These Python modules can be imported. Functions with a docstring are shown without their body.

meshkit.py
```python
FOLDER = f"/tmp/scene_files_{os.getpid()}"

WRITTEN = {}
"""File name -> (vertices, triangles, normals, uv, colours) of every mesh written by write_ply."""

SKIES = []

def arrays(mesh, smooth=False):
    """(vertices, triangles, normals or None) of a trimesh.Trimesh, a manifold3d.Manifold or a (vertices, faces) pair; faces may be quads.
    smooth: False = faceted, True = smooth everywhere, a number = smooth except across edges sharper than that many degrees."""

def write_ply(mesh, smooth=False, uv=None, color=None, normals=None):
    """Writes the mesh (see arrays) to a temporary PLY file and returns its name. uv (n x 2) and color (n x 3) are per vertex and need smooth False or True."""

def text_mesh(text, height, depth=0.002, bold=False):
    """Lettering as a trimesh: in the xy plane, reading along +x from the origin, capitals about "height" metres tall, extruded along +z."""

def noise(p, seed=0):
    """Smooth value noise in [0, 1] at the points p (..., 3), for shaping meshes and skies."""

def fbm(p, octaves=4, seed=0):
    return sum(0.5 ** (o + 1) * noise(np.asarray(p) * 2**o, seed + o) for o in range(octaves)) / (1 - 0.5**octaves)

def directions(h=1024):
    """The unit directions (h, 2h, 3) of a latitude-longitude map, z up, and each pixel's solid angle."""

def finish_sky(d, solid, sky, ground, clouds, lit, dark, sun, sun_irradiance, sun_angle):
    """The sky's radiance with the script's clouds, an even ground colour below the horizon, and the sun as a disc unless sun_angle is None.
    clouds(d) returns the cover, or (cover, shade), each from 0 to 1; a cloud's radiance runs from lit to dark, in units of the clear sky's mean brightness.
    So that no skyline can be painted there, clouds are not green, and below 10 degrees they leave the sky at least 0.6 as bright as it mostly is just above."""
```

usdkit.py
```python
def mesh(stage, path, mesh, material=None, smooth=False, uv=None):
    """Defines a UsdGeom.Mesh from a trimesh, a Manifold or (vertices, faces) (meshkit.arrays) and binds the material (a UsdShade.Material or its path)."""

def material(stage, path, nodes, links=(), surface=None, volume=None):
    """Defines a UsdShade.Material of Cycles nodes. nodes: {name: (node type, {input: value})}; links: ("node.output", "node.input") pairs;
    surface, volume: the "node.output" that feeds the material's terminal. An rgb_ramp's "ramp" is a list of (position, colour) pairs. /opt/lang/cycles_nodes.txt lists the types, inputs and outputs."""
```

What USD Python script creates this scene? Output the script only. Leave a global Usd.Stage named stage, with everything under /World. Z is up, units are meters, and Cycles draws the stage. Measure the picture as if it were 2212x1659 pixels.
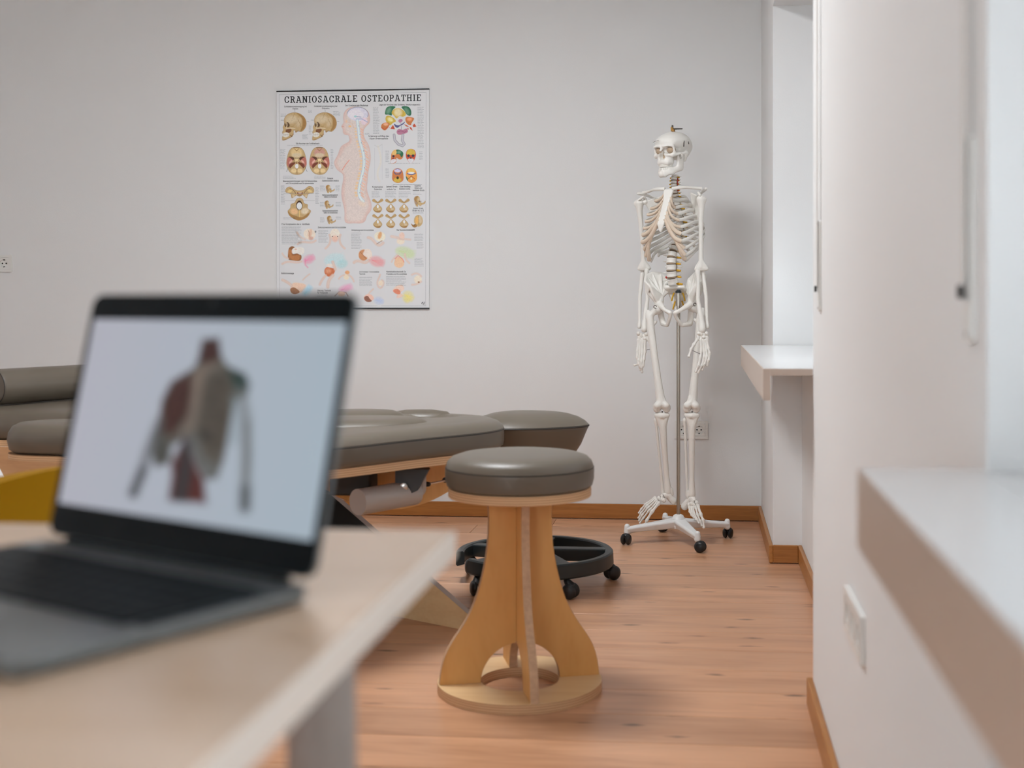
import math, random
import numpy as np, trimesh, manifold3d as m3, shapely
from shapely import affinity
from shapely.geometry import Polygon, LineString, Point, box as sbox
import usdkit, meshkit
from pxr import Usd, UsdGeom, UsdLux, UsdShade, Sdf, Gf, Vt

stage = Usd.Stage.CreateInMemory()
UsdGeom.Xform.Define(stage, '/World')
UsdGeom.Scope.Define(stage, '/World/Looks')

# ------------------------------------------------------------------ camera
# level camera at the origin, 1.0 m above the floor, yawed 5.18 degrees left of the back wall's normal, shifted lens
FPX, CX, CY, CAMH = 2680.0, 1270.0, 653.0, 1.0
YAW = math.atan((1513 - CX) / FPX)
cam = UsdGeom.Camera.Define(stage, '/World/camera')
cam.AddTranslateOp().Set((0, 0, CAMH))
cam.AddRotateXYZOp().Set((90, 0, math.degrees(YAW)))
HAP = 36.0
FOC = HAP * FPX / 2212
cam.CreateHorizontalApertureAttr(HAP)
cam.CreateVerticalApertureAttr(HAP * 1659 / 2212)
cam.CreateFocalLengthAttr(FOC)
cam.CreateHorizontalApertureOffsetAttr((1106 - CX) / 2212 * HAP)
cam.CreateVerticalApertureOffsetAttr((CY - 829.5) / 2212 * HAP)
cam.CreateClippingRangeAttr((0.05, 200))
cam.CreateFStopAttr(3.5)
cam.CreateFocusDistanceAttr(5.35)
cam.CreateExposureAttr(0.0)

# ------------------------------------------------------------------ sky: bright overcast daylight outside the two windows
dome = UsdLux.DomeLight.Define(stage, '/World/sky')
dome.CreateIntensityAttr(2.1)
LAMP, LAMPS = 43.0, ((-1.05, 3.45),)   # ceiling panels: strength, places
SCREEN = 0.84
dome.CreateColorAttr(Gf.Vec3f(0.86, 0.94, 1.0))

# ------------------------------------------------------------------ helpers
used = {}
def numbered(path):
    n = used.get(path, 0)
    used[path] = n + 1
    return path if n == 0 else f'{path}_{n:03d}'

def keys(prim, label=None, cat=None, group=None, kind=None):
    for k, v in (('label', label), ('category', cat), ('group', group), ('kind', kind)):
        if v:
            prim.SetCustomDataByKey(k, v)
    return prim

def path_of(parent):
    if parent is None:
        return '/World'
    return parent if isinstance(parent, str) else str(parent.GetPath())

def obj(name, mesh, mat, parent=None, label=None, cat=None, group=None, kind=None, smooth=False, col=None):
    p = numbered(path_of(parent) + '/' + name)
    if col is not None:
        smooth = True if smooth else False
    m = usdkit.mesh(stage, p, mesh, M[mat] if isinstance(mat, str) else mat, smooth=smooth)
    m.CreateDoubleSidedAttr(True)
    if col is not None:
        pv = UsdGeom.PrimvarsAPI(m).CreatePrimvar('tint', Sdf.ValueTypeNames.Color3fArray, 'vertex')
        pv.Set(Vt.Vec3fArray.FromNumpy(np.asarray(col, np.float32)))
    return keys(m.GetPrim(), label, cat, group, kind)

def thing(name, label, cat, loc=(0, 0, 0), rz=0, group=None):
    p = numbered('/World/' + name)
    x = UsdGeom.Xform.Define(stage, p)
    x.AddTranslateOp().Set(Gf.Vec3d(*map(float, loc)))
    if rz:
        x.AddRotateZOp().Set(float(rz))
    return keys(x.GetPrim(), label, cat, group)

def setting(name, loc=(0, 0, 0)):
    x = UsdGeom.Xform.Define(stage, numbered('/World/' + name))
    x.AddTranslateOp().Set(Gf.Vec3d(*map(float, loc)))
    return keys(x.GetPrim(), kind='structure')

def at(px, py, X=None, Y=None, Z=None, D=None):
    """The point of the room that was measured at this pixel of the photograph, on a plane x, y or z or at a depth."""
    F = np.array([-math.sin(YAW), math.cos(YAW), 0]); R = np.array([math.cos(YAW), math.sin(YAW), 0])
    d = F * FPX + R * (px - CX) + np.array([0, 0, CY - py])
    t = X / d[0] if X is not None else Y / d[1] if Y is not None else (Z - CAMH) / d[2] if Z is not None else D / FPX
    return np.array([0, 0, CAMH]) + t * d

def cat_(*ms):
    ms = [m for m in ms if m is not None]
    return trimesh.util.concatenate([to_tm(m) for m in ms])

def to_tm(m):
    if isinstance(m, m3.Manifold):
        v, f, _ = meshkit.arrays(m)
        return trimesh.Trimesh(v, f, process=False)
    if isinstance(m, (tuple, list)):
        v, f, _ = meshkit.arrays(m)
        return trimesh.Trimesh(v, f, process=False)
    return m

def bx(x0, x1, y0, y1, z0, z1, r=0.0, seg=2):
    """A box, its edges rounded (hull of spheres) or chamfered by r."""
    if r <= 0:
        m = trimesh.creation.box((x1 - x0, y1 - y0, z1 - z0))
        m.apply_translation(((x0 + x1) / 2, (y0 + y1) / 2, (z0 + z1) / 2))
        return m
    pts = []
    for sx in (0, 1):
        for sy in (0, 1):
            for sz in (0, 1):
                c = np.array([x0 + r if not sx else x1 - r, y0 + r if not sy else y1 - r, z0 + r if not sz else z1 - r])
                s = np.array([1 if sx else -1, 1 if sy else -1, 1 if sz else -1])
                k = [np.array(v, float) for v in ((1, 0, 0), (0, 1, 0), (0, 0, 1))]
                if seg > 1:
                    q = 2 ** -.5
                    k += [np.array(v) for v in ((q, q, 0), (q, 0, q), (0, q, q), (.577, .577, .577))]
                pts += [c + s * v * r for v in k]
    return trimesh.convex.convex_hull(np.array(pts))

def hull(*balls, n=1):
    s = trimesh.creation.icosphere(n)
    return trimesh.convex.convex_hull(np.vstack([s.vertices * r + np.array(p) for p, r in balls]))

def man(t):
    t = to_tm(t)
    return m3.Manifold(m3.Mesh(np.asarray(t.vertices, np.float32), np.asarray(t.faces, np.uint32)))

def chain(groups, refine=None, smooth=8, n=1):
    """Union of hulls of balls, remeshed and smoothed: groups is a list of lists of (point, radius)."""
    s = trimesh.creation.icosphere(n)
    hs = []
    for g in groups:
        hs.append(m3.Manifold.hull_points(np.vstack([s.vertices * r + np.array(p, float) for p, r in g])))
    u = m3.Manifold.batch_boolean(hs, m3.OpType.Add)
    if refine:
        u = u.refine_to_length(refine)
    v, f, _ = meshkit.arrays(u)
    t = trimesh.Trimesh(v, f, process=True)
    if smooth:
        trimesh.smoothing.filter_taubin(t, iterations=smooth)
    return t

def seq(*balls):
    return [[balls[i], balls[i + 1]] for i in range(len(balls) - 1)]

def tube(pts, r, n=10, closed=False, flat=None):
    """A swept tube; r a number or one per point; flat=(axis, factor) squashes the section along a world axis."""
    P = np.asarray(pts, float)
    k = len(P)
    r = np.broadcast_to(np.asarray(r, float), (k,))
    T = np.gradient(P, axis=0) if not closed else (np.roll(P, -1, 0) - np.roll(P, 1, 0))
    T /= np.linalg.norm(T, axis=1, keepdims=True)
    ref = np.array([0, 0, 1.0]) if abs(T[0][2]) < .9 else np.array([1.0, 0, 0])
    a = np.cross(T[0], ref); a /= np.linalg.norm(a)
    V = []
    for i in range(k):
        a = a - T[i] * (a @ T[i]); a /= np.linalg.norm(a)
        b = np.cross(T[i], a)
        an = np.arange(n) / n * 2 * np.pi
        ring = np.cos(an)[:, None] * a + np.sin(an)[:, None] * b
        V.append(P[i] + ring * r[i])
    V = np.vstack(V)
    fs = []
    for i in range(k if closed else k - 1):
        for j in range(n):
            A, B = i * n + j, i * n + (j + 1) % n
            C, D = ((i + 1) % k) * n + (j + 1) % n, ((i + 1) % k) * n + j
            fs += [(A, B, C), (A, C, D)]
    if not closed:
        V = np.vstack([V, P[0], P[-1]])
        c0, c1 = k * n, k * n + 1
        for j in range(n):
            fs += [(c0, (j + 1) % n, j), (c1, (k - 1) * n + j, (k - 1) * n + (j + 1) % n)]
    t = trimesh.Trimesh(V, np.array(fs)[:, [0, 2, 1]], process=False)
    if t.volume < 0:
        t.invert()
    return t

def lathe(prof, n=48, c=(0, 0, 0)):
    """Revolve (r, z) points about z."""
    t = trimesh.creation.revolve(np.array(prof, float), sections=n)
    t.apply_translation(c)
    return t

def extrude(poly, h, z=0.0):
    gs = getattr(poly, 'geoms', [poly])
    t = trimesh.util.concatenate([trimesh.creation.extrude_polygon(g, h, engine='earcut') for g in gs])
    t.apply_translation((0, 0, z))
    return t

def rot(t, deg, axis, c=(0, 0, 0)):
    t.apply_transform(trimesh.transformations.rotation_matrix(math.radians(deg), axis, c))
    return t

def mv(t, *d):
    t.apply_translation(d)
    return t

def frame(t, o, ex, ey):
    """Carry a mesh made in the xy plane to origin o with axes ex, ey."""
    ex, ey = np.array(ex, float), np.array(ey, float)
    T = np.eye(4); T[:3, 0], T[:3, 1], T[:3, 2], T[:3, 3] = ex, ey, np.cross(ex, ey), o
    t = t.copy(); t.apply_transform(T)
    return t

def spline(pts, n):
    from scipy.interpolate import CubicSpline
    P = np.asarray(pts, float)
    s = np.r_[0, np.cumsum(np.linalg.norm(np.diff(P, axis=0), axis=1))]
    return CubicSpline(s, P)(np.linspace(0, s[-1], n))

def smooth_poly(pts, n=60):
    from scipy.interpolate import CubicSpline
    P = np.asarray(list(pts) + [pts[0]], float)
    s = np.r_[0, np.cumsum(np.linalg.norm(np.diff(P, axis=0), axis=1))]
    return Polygon(CubicSpline(s, P, bc_type='periodic')(np.linspace(0, s[-1], n, endpoint=False))).buffer(0)

def srgb(*c):
    c = np.array(c, float) / 255
    return tuple(np.where(c < .04045, c / 12.92, ((c + .055) / 1.055) ** 2.4))

# signed distance meshing (surface nets)
def sdf_mesh(f, lo, hi, h):
    ax = [np.arange(a - h, b + 2 * h, h) for a, b in zip(lo, hi)]
    G = np.stack(np.meshgrid(*ax, indexing='ij'), -1)
    V = f(G)
    nx, ny, nz = V.shape
    ins = V < 0
    acc = np.zeros((nx - 1, ny - 1, nz - 1, 3)); cnt = np.zeros((nx - 1, ny - 1, nz - 1))
    cor = [(i, j, k) for i in (0, 1) for j in (0, 1) for k in (0, 1)]
    sl = lambda c: tuple(slice(o, n - 1 + o) for o, n in zip(c, (nx, ny, nz)))
    for a in cor:
        for d in range(3):
            if a[d] == 0:
                b = list(a); b[d] = 1
                va, vb = V[sl(a)], V[sl(b)]
                m = (va < 0) != (vb < 0)
                t = np.where(m, va / np.where(va == vb, 1, va - vb), 0)
                p = np.stack([np.full(va.shape, float(q)) for q in a], -1)
                p[..., d] += t
                acc += np.where(m[..., None], p, 0); cnt += m
    has = cnt > 0
    idx = np.full(has.shape, -1); idx[has] = np.arange(has.sum())
    I = np.argwhere(has)
    P = (I + acc[has] / cnt[has][:, None]) * h + np.array([a[0] for a in ax])
    F = []
    for d in range(3):
        e, g = (d + 1) % 3, (d + 2) % 3
        s0 = [slice(None)] * 3; s1 = [slice(None)] * 3
        s0[d] = slice(0, -1); s1[d] = slice(1, None)
        A, B = ins[tuple(s0)], ins[tuple(s1)]
        E = np.argwhere(A != B)
        E = E[(E[:, e] > 0) & (E[:, g] > 0) & (E[:, e] < V.shape[e] - 1) & (E[:, g] < V.shape[g] - 1)]
        fl = A[tuple(E.T)]
        q = []
        for oe, og in ((1, 1), (0, 1), (0, 0), (1, 0)):
            K = E.copy(); K[:, e] -= oe; K[:, g] -= og
            q.append(idx[tuple(K.T)])
        q = np.stack(q, 1)
        F.append(np.where(fl[:, None], q, q[:, ::-1]))
    F = np.vstack(F)
    F = np.vstack([F[:, [0, 1, 2]], F[:, [0, 2, 3]]])
    t = trimesh.Trimesh(P, F, process=False)
    if t.volume < 0:
        t.invert()
    return t

def s_ell(G, c, r):
    q = (G - np.array(c)) / np.array(r)
    k0 = np.linalg.norm(q, axis=-1)
    k1 = np.linalg.norm(q / np.array(r), axis=-1)
    return k0 * (k0 - 1) / np.maximum(k1, 1e-9)

def s_cap(G, a, b, ra, rb=None):
    rb = ra if rb is None else rb
    a, b = np.array(a, float), np.array(b, float)
    d = b - a
    t = np.clip(((G - a) @ d) / (d @ d), 0, 1)
    return np.linalg.norm(G - a - t[..., None] * d, axis=-1) - (ra + (rb - ra) * t)

def smin(a, b, k):
    h = np.clip(.5 + .5 * (b - a) / k, 0, 1)
    return b + (a - b) * h - k * h * (1 - h)

def smax(a, b, k):
    return -smin(-a, -b, k)

# ------------------------------------------------------------------ materials
M = {}
def material(name, nodes, links, surface='p.BSDF', volume=None):
    M[name] = usdkit.material(stage, '/World/Looks/' + name, nodes, links, surface=surface, volume=volume)

def plain(name, c, rough=.5, metal=0., bump=0., scale=200., spec=.5, vary=0., **kw):
    n = {'p': ('principled_bsdf', dict(base_color=c, roughness=rough, metallic=metal, specular_ior_level=spec, **kw))}
    l = []
    if bump or vary:
        n['g'] = ('geometry', {}); n['n'] = ('noise_texture', dict(scale=scale, detail=3.0))
        l += [('g.position', 'n.vector')]
    if bump:
        n['b'] = ('bump', dict(strength=bump, distance=.002)); l += [('n.fac', 'b.height'), ('b.normal', 'p.normal')]
    if vary:
        n['r'] = ('rgb_ramp', {'ramp': [(.25, tuple(x * (1 - vary) for x in c)), (.75, tuple(min(1, x * (1 + vary)) for x in c))]})
        l += [('n.fac', 'r.fac'), ('r.color', 'p.base_color')]
    material(name, n, l)

def wood(name, light, dark, axis='x', rough=.45, seed=0., stretch=14., scale=3., fine=.5, knots=0., coat=0.):
    """Wood grain that runs along an axis of the room."""
    st = {'x': (1, stretch, stretch), 'y': (stretch, 1, stretch), 'z': (stretch, stretch, 1)}[axis]
    big = tuple(scale * s for s in st)
    fin = tuple(scale * 6 * (s if s > 1 else .6) for s in st)
    n = {'g': ('texture_coordinate', {}), 'm1': ('mapping', dict(scale=big, location=(seed * 3.7, seed * 5.1, seed * 2.3))),
         'm2': ('mapping', dict(scale=fin, location=(seed * 1.7, seed * 4.1, seed * 6.3))),
         'n1': ('noise_texture', dict(scale=1.0, detail=5.0, roughness=.6, distortion=.6)),
         'n2': ('noise_texture', dict(scale=1.0, detail=3.0, roughness=.6)),
         'mx': ('mix_float', dict(fac=fine * .5)),
         'r': ('rgb_ramp', {'ramp': [(.3, dark), (.5, tuple((a * .6 + b * .4) for a, b in zip(light, dark))), (.68, light)]}),
         'b': ('bump', dict(strength=.08, distance=.001)),
         'p': ('principled_bsdf', dict(roughness=rough, coat_weight=coat, coat_roughness=.25))}
    l = [('g.object', 'm1.vector'), ('g.object', 'm2.vector'), ('m1.vector', 'n1.vector'), ('m2.vector', 'n2.vector'),
         ('n1.fac', 'mx.a'), ('n2.fac', 'mx.b'), ('mx.result', 'r.fac'), ('mx.result', 'b.height'), ('b.normal', 'p.normal')]
    src = 'r.color'
    if knots:
        ks = tuple({1: 4.2, stretch: 15.}[q] for q in st)
        n['mk'] = ('mapping', dict(scale=ks, location=(seed * 9.1, seed * 7.3, 0)))
        n['k'] = ('voronoi_texture', dict(scale=1.0, randomness=1.0, dimensions='2D'))
        n['ks'] = ('separate_color', dict(color_type='rgb'))
        n['kt'] = ('math', dict(math_type='less_than', value2=.30))
        n['km'] = ('math', dict(math_type='multiply'))
        n['nk'] = ('noise_texture', dict(scale=2.6, detail=3.0))
        n['ka'] = ('math', dict(math_type='multiply_add', value2=.5, value3=-.25))
        n['kd'] = ('math', dict(math_type='add'))
        n['kr'] = ('map_range', dict(from_min=-.02, from_max=.14, to_min=knots, to_max=0.0, clamp=True))
        n['kx'] = ('mix_color', dict(b=tuple(x * .22 for x in dark)))
        n['mb'] = ('mapping', dict(scale=(1.1, 7., 1), location=(seed * 2.1, seed * 3.3, 0)))
        n['nb'] = ('noise_texture', dict(scale=1.0, detail=3.0, roughness=.55, distortion=1.2))
        n['br'] = ('rgb_ramp', {'ramp': [(.28, (.78, .74, .71)), (.5, (.97, .965, .96)), (.70, (1.06, 1.06, 1.055))]})
        n['bm'] = ('mix_color', dict(blend_type='multiply', fac=1.0, use_clamp=False))
        l += [('g.object', 'mk.vector'), ('mk.vector', 'k.vector'), ('mk.vector', 'nk.vector'), ('nk.fac', 'ka.value1'), ('k.distance', 'kd.value1'), ('ka.value', 'kd.value2'),
              ('k.color', 'ks.color'), ('ks.r', 'kt.value1'), ('kd.value', 'kr.value'), ('kr.result', 'km.value1'), ('kt.value', 'km.value2'), ('km.value', 'kx.fac'),
              ('g.object', 'mb.vector'), ('mb.vector', 'nb.vector'), ('nb.fac', 'br.fac'), ('r.color', 'bm.a'), ('br.color', 'bm.b'), ('bm.result', 'kx.a')]
        src = 'kx.result'
    l.append((src, 'p.base_color'))
    material(name, n, l)

plain('plaster', (.80, .80, .795), .9, bump=.12, scale=260., spec=.2)
plain('ceiling_paint', (.86, .86, .85), .95, spec=.2)
plain('lacquer_white', (.82, .83, .84), .35)
plain('sill_laminate', (.73, .735, .74), .2, spec=.6)
plain('sill_edge_shaded', srgb(196, 178, 164), .35)  # white edges toned beige, their weaker warm light put into the colour
plain('white_plastic', (.80, .79, .76), .35)
plain('slot_dark', (.03, .03, .03), .6)
plain('slot_grey', (.42, .40, .38), .6)
plain('strap_grey', (.72, .70, .67), .8, bump=.2, scale=900.)
plain('black_plastic', (.012, .013, .015), .38)
plain('black_frame', (.022, .025, .028), .45)
plain('chrome', (.62, .60, .57), .22, metal=1.)
plain('steel_rod', (.50, .46, .40), .3, metal=1.)
material('pane_glass', {'t': ('transparent_bsdf', {}), 'g': ('glossy_bsdf', dict(roughness=.02, color=(1, 1, 1))), 'f': ('fresnel', dict(IOR=1.45)), 'x': ('mix_closure', {})},
         [('f.fac', 'x.fac'), ('t.BSDF', 'x.closure1'), ('g.BSDF', 'x.closure2')], surface='x.closure')
OAK_L, OAK_D = srgb(214, 164, 128), srgb(198, 146, 110)
for k in range(8):
    d = 1 + .07 * math.sin(k * 2.4)
    wood(f'plank_oak_{"abcdefgh"[k]}', tuple(x * d for x in OAK_L), tuple(x * d * (.95 + .08 * math.cos(k * 1.7)) for x in OAK_D), 'x', rough=.33, seed=k * 1.37 + .4, stretch=8., scale=2.0, fine=.4, knots=.9)
wood('skirting_oak', srgb(180, 120, 60), srgb(142, 88, 40), 'x', rough=.4, seed=2.2, stretch=20., scale=4., fine=.8)
wood('skirting_oak_y', srgb(186, 126, 64), srgb(148, 94, 44), 'y', rough=.4, seed=2.2, stretch=20., scale=4., fine=.8)

# ------------------------------------------------------------------ the room
XW, YB = 0.277, 5.7165          # inner face of the window wall, face of the back wall
XL, YF, ZC = -4.2, -1.6, 2.65   # left wall, wall behind the camera, ceiling
PIER = ((4.805, YB), (1.232, 3.1))     # solid wall between the windows
WIN = ((3.1, 4.805), (-0.48, 1.232))    # the two window bays
XN, XG, XO = 0.387, 0.555, 0.66  # face of the parapet in the bay, plane of the panes, outside
ZS, ZL = 0.836, 2.137           # top of the sill, underside of the lintel

random.seed(4)
fl = setting('floor')
PW = 0.192
y = YF; row = 0
FX0, FX1 = XL, XN
while y < YB - .001:
    y1 = min(y + PW, YB)
    x = FX0 - random.random() * 2.2
    while x < FX1:
        x1 = x + 2.2
        a, b = max(x, FX0), min(x1, FX1)
        if b - a > .02:
            g = .0006
            dz = random.uniform(-.0003, .0003)
            ch = .0011
            v = np.array([(a + g, y + g, -.012), (b - g, y + g, -.012), (b - g, y1 - g, -.012), (a + g, y1 - g, -.012),
                          (a + g, y + g, -ch), (b - g, y + g, -ch), (b - g, y1 - g, -ch), (a + g, y1 - g, -ch),
                          (a + g + ch, y + g + ch, 0), (b - g - ch, y + g + ch, 0), (b - g - ch, y1 - g - ch, 0), (a + g + ch, y1 - g - ch, 0)])
            q = [(0, 3, 2, 1), (8, 9, 10, 11)] + [(i, (i + 1) % 4, 4 + (i + 1) % 4, 4 + i) for i in range(4)] + [(4 + i, 4 + (i + 1) % 4, 8 + (i + 1) % 4, 8 + i) for i in range(4)]
            obj('plank', (v, q), f'plank_oak_{"abcdefgh"[random.randrange(8)]}', fl)
        x = x1
    y = y1; row += 1
obj('subfloor', bx(XL - .1, XO, YF - .1, YB + .1, -.10, -.012), 'slot_grey', fl)

obj('wall_back', bx(XL - .12, XO, YB, YB + .14, -.1, ZC + .1), 'plaster', kind='structure')
obj('wall_left', bx(XL - .12, XL, YF - .12, YB, -.1, ZC + .1), 'plaster', kind='structure')
W3 = (-3.0, -0.5, 0.12, 2.3)     # big window behind the camera
obj('wall_front', cat_(bx(XL, W3[0], YF - .30, YF, -.1, ZC + .1), bx(W3[1], XO, YF - .30, YF, -.1, ZC + .1), bx(W3[0], W3[1], YF - .30, YF, -.1, W3[2]), bx(W3[0], W3[1], YF - .30, YF, W3[3], ZC + .1)), 'plaster', kind='structure')
obj('ceiling', bx(XL, XO, YF, YB, ZC, ZC + .1), 'ceiling_paint', kind='structure')
wr = setting('wall_right')
obj('pier', bx(XW, XO, PIER[0][0], PIER[0][1], -.1, ZC), 'plaster', wr)
obj('pier', bx(XW, XO, PIER[1][0], PIER[1][1], -.1, ZC), 'plaster', wr)
obj('pier', bx(XW, XO, YF, WIN[1][0], -.1, ZC), 'plaster', wr)
for w0, w1 in WIN:
    obj('parapet', bx(XN, XO, w0, w1, -.1, ZS - .02), 'plaster', wr)
    obj('lintel', bx(XW, XO, w0, w1, ZL, ZC), 'plaster', wr)

# windows: two casements each, in a white frame
for w0, w1 in WIN:
    wi = setting('window', (XG, 0, 0))
    fw = .06
    z0 = ZS
    fr = [bx(-.03, .04, w0, w1, z0, z0 + fw, .003), bx(-.03, .04, w0, w1, ZL - fw, ZL, .003), bx(-.03, .04, w0, w0 + fw, z0 + fw, ZL - fw, .003), bx(-.03, .04, w1 - fw, w1, z0 + fw, ZL - fw, .003)]
    obj('window_frame', cat_(*fr), 'lacquer_white', wi)
    ym = (w0 + w1) / 2
    for a, b in ((w0 + fw, ym), (ym, w1 - fw)):
        s = .055
        za, zb = z0 + fw, ZL - fw
        sash = obj('sash', cat_(bx(-.04, .02, a, b, za, za + s, .004), bx(-.04, .02, a, b, zb - s, zb, .004), bx(-.04, .02, a, a + s, za + s, zb - s, .004), bx(-.04, .02, b - s, b, za + s, zb - s, .004)), 'lacquer_white', wi)
        obj('pane', bx(-.004, .004, a + s, b - s, za + s, zb - s), 'pane_glass', sash)
        if a > ym - .01:
            obj('handle', cat_(bx(-.052, -.04, a + .014, a + .042, 1.40, 1.47, .003), bx(-.075, -.062, a + .018, a + .038, 1.33, 1.45, .004), bx(-.075, -.05, a + .02, a + .036, 1.43, 1.446)), 'chrome', sash)

# roller shutters, let part of the way down outside the two side windows
for w0, w1 in WIN:
    t = setting('trim', (XO + .012, 0, 0))
    z = ZL + .05
    while z > ZS + (.34 if w0 > 2 else .55):
        obj('shutter_slat', bx(-.006, .006, w0 + .03, w1 - .03, z - .041, z, .003, 1), 'lacquer_white', t)
        z -= .043
    obj('shutter_rail', cat_(bx(-.012, .012, w0 + .005, w0 + .04, ZS, ZL), bx(-.012, .012, w1 - .04, w1 - .005, ZS, ZL)), 'lacquer_white', t)
wi = setting('window', (0, YF - .22, 0))
a, b, c, d = W3
obj('window_frame', cat_(bx(a, b, -.04, .04, c, c + .06), bx(a, b, -.04, .04, d - .06, d), bx(a, a + .06, -.04, .04, c + .06, d - .06), bx(b - .06, b, -.04, .04, c + .06, d - .06)), 'lacquer_white', wi)
for k in range(2):
    x0 = a + .06 + k * (b - a - .12) / 2; x1 = x0 + (b - a - .12) / 2
    sash = obj('sash', cat_(bx(x0, x1, -.03, .03, c + .06, c + .13), bx(x0, x1, -.03, .03, d - .13, d - .06), bx(x0, x0 + .07, -.03, .03, c + .13, d - .13), bx(x1 - .07, x1, -.03, .03, c + .13, d - .13)), 'lacquer_white', wi)
    obj('pane', bx(x0 + .07, x1 - .07, -.004, .004, c + .13, d - .13), 'pane_glass', sash)

# window sills: white boards with a front apron, standing out into the room
for i, (w0, w1) in enumerate(WIN):
    y0, y1 = w0 + .002, w1 - .002
    if i == 1:
        y1 = w1 + .018
    x0 = .155
    sl = thing('window_sill', ('white window sill board with deep front edge in the bay beside the skeleton', 'large white window sill in the foreground, blurred, in front of the nearer window')[i], 'window sill', (x0, w0, 0))
    q = lambda m: mv(m, -x0, -w0, 0)
    brd = bx(x0 + .001, XW if i == 1 else XG - .03, y0, y1 - .001, ZS - .0175, ZS, .0012, 1)
    if i == 1:   # the board's horn runs a little past the bay, in front of the pier; its back part stays in the bay
        brd = cat_(bx(x0 + .001, XW - .0005, y0, y1 - .001, ZS - .0175, ZS, .0012, 1), bx(XW - .0005, XG - .03, y0, w1 - .002, ZS - .0175, ZS))
    obj('board', q(brd), 'sill_laminate', sl)
    obj('apron', q(bx(x0, x0 + .0175, y0 - (.0006 if i == 0 else 0), y1 - .001 + (.0006 if i == 1 else 0), ZS - .079, ZS - .0004, .0008, 1)), 'sill_edge_shaded', sl)
    ya_ = y0 if i == 0 else y1 - .001
    obj('end_edge', q(bx(x0 + .0175, XW - .001, ya_ - .0007, ya_ + .0007, ZS - .0172, ZS - .0006)), 'sill_edge_shaded', sl)

# skirting boards
HB, TB = .07, .0145
def skirt(name, x0, x1, y0, y1):
    m = 'skirting_oak' if x1 - x0 > y1 - y0 else 'skirting_oak_y'
    obj(name, bx(x0, x1, y0, y1, 0.003, HB, .002, 1), m, kind='structure')
skirt('baseboard_back', XL + TB, XW, YB - TB, YB)
skirt('baseboard_left', XL, XL + TB, YF, YB)
skirt('baseboard_front', XL + TB, XW - TB, YF, YF + TB)
ya = PIER[0][0] - TB
skirt('baseboard_right', XW - TB, XW, ya, YB - TB)
skirt('baseboard_right', XW, XN - TB, ya, PIER[0][0])
skirt('baseboard_right', XN - TB, XN, WIN[0][0], PIER[0][0])
skirt('baseboard_right', XW - TB, XW, PIER[1][0], PIER[1][1] + TB)
skirt('baseboard_right', XW - TB, XW, YF + TB, WIN[1][0])

# ------------------------------------------------------------------ ceiling lamps (above the frame; they light the room)
material('lamp_glow', {'e': ('emission', dict(color=(0.965, 1.0, 1.03), strength=LAMP))}, [], surface='e.emission')
for k, (lx, ly) in enumerate(LAMPS):
    t = thing('ceiling_lamp', 'square white ceiling light panel above the stools', 'ceiling light', (lx, ly, ZC))
    a = .31
    obj('lamp_frame', cat_(bx(-a, a, -a, -a + .012, -.045, 0), bx(-a, a, a - .012, a, -.045, 0), bx(-a, -a + .012, -a + .012, a - .012, -.045, 0), bx(a - .012, a, -a + .012, a - .012, -.045, 0)), 'lacquer_white', t)
    obj('diffuser', bx(-a + .012, a - .012, -a + .012, a - .012, -.04, -.03), 'lamp_glow', t)

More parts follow.
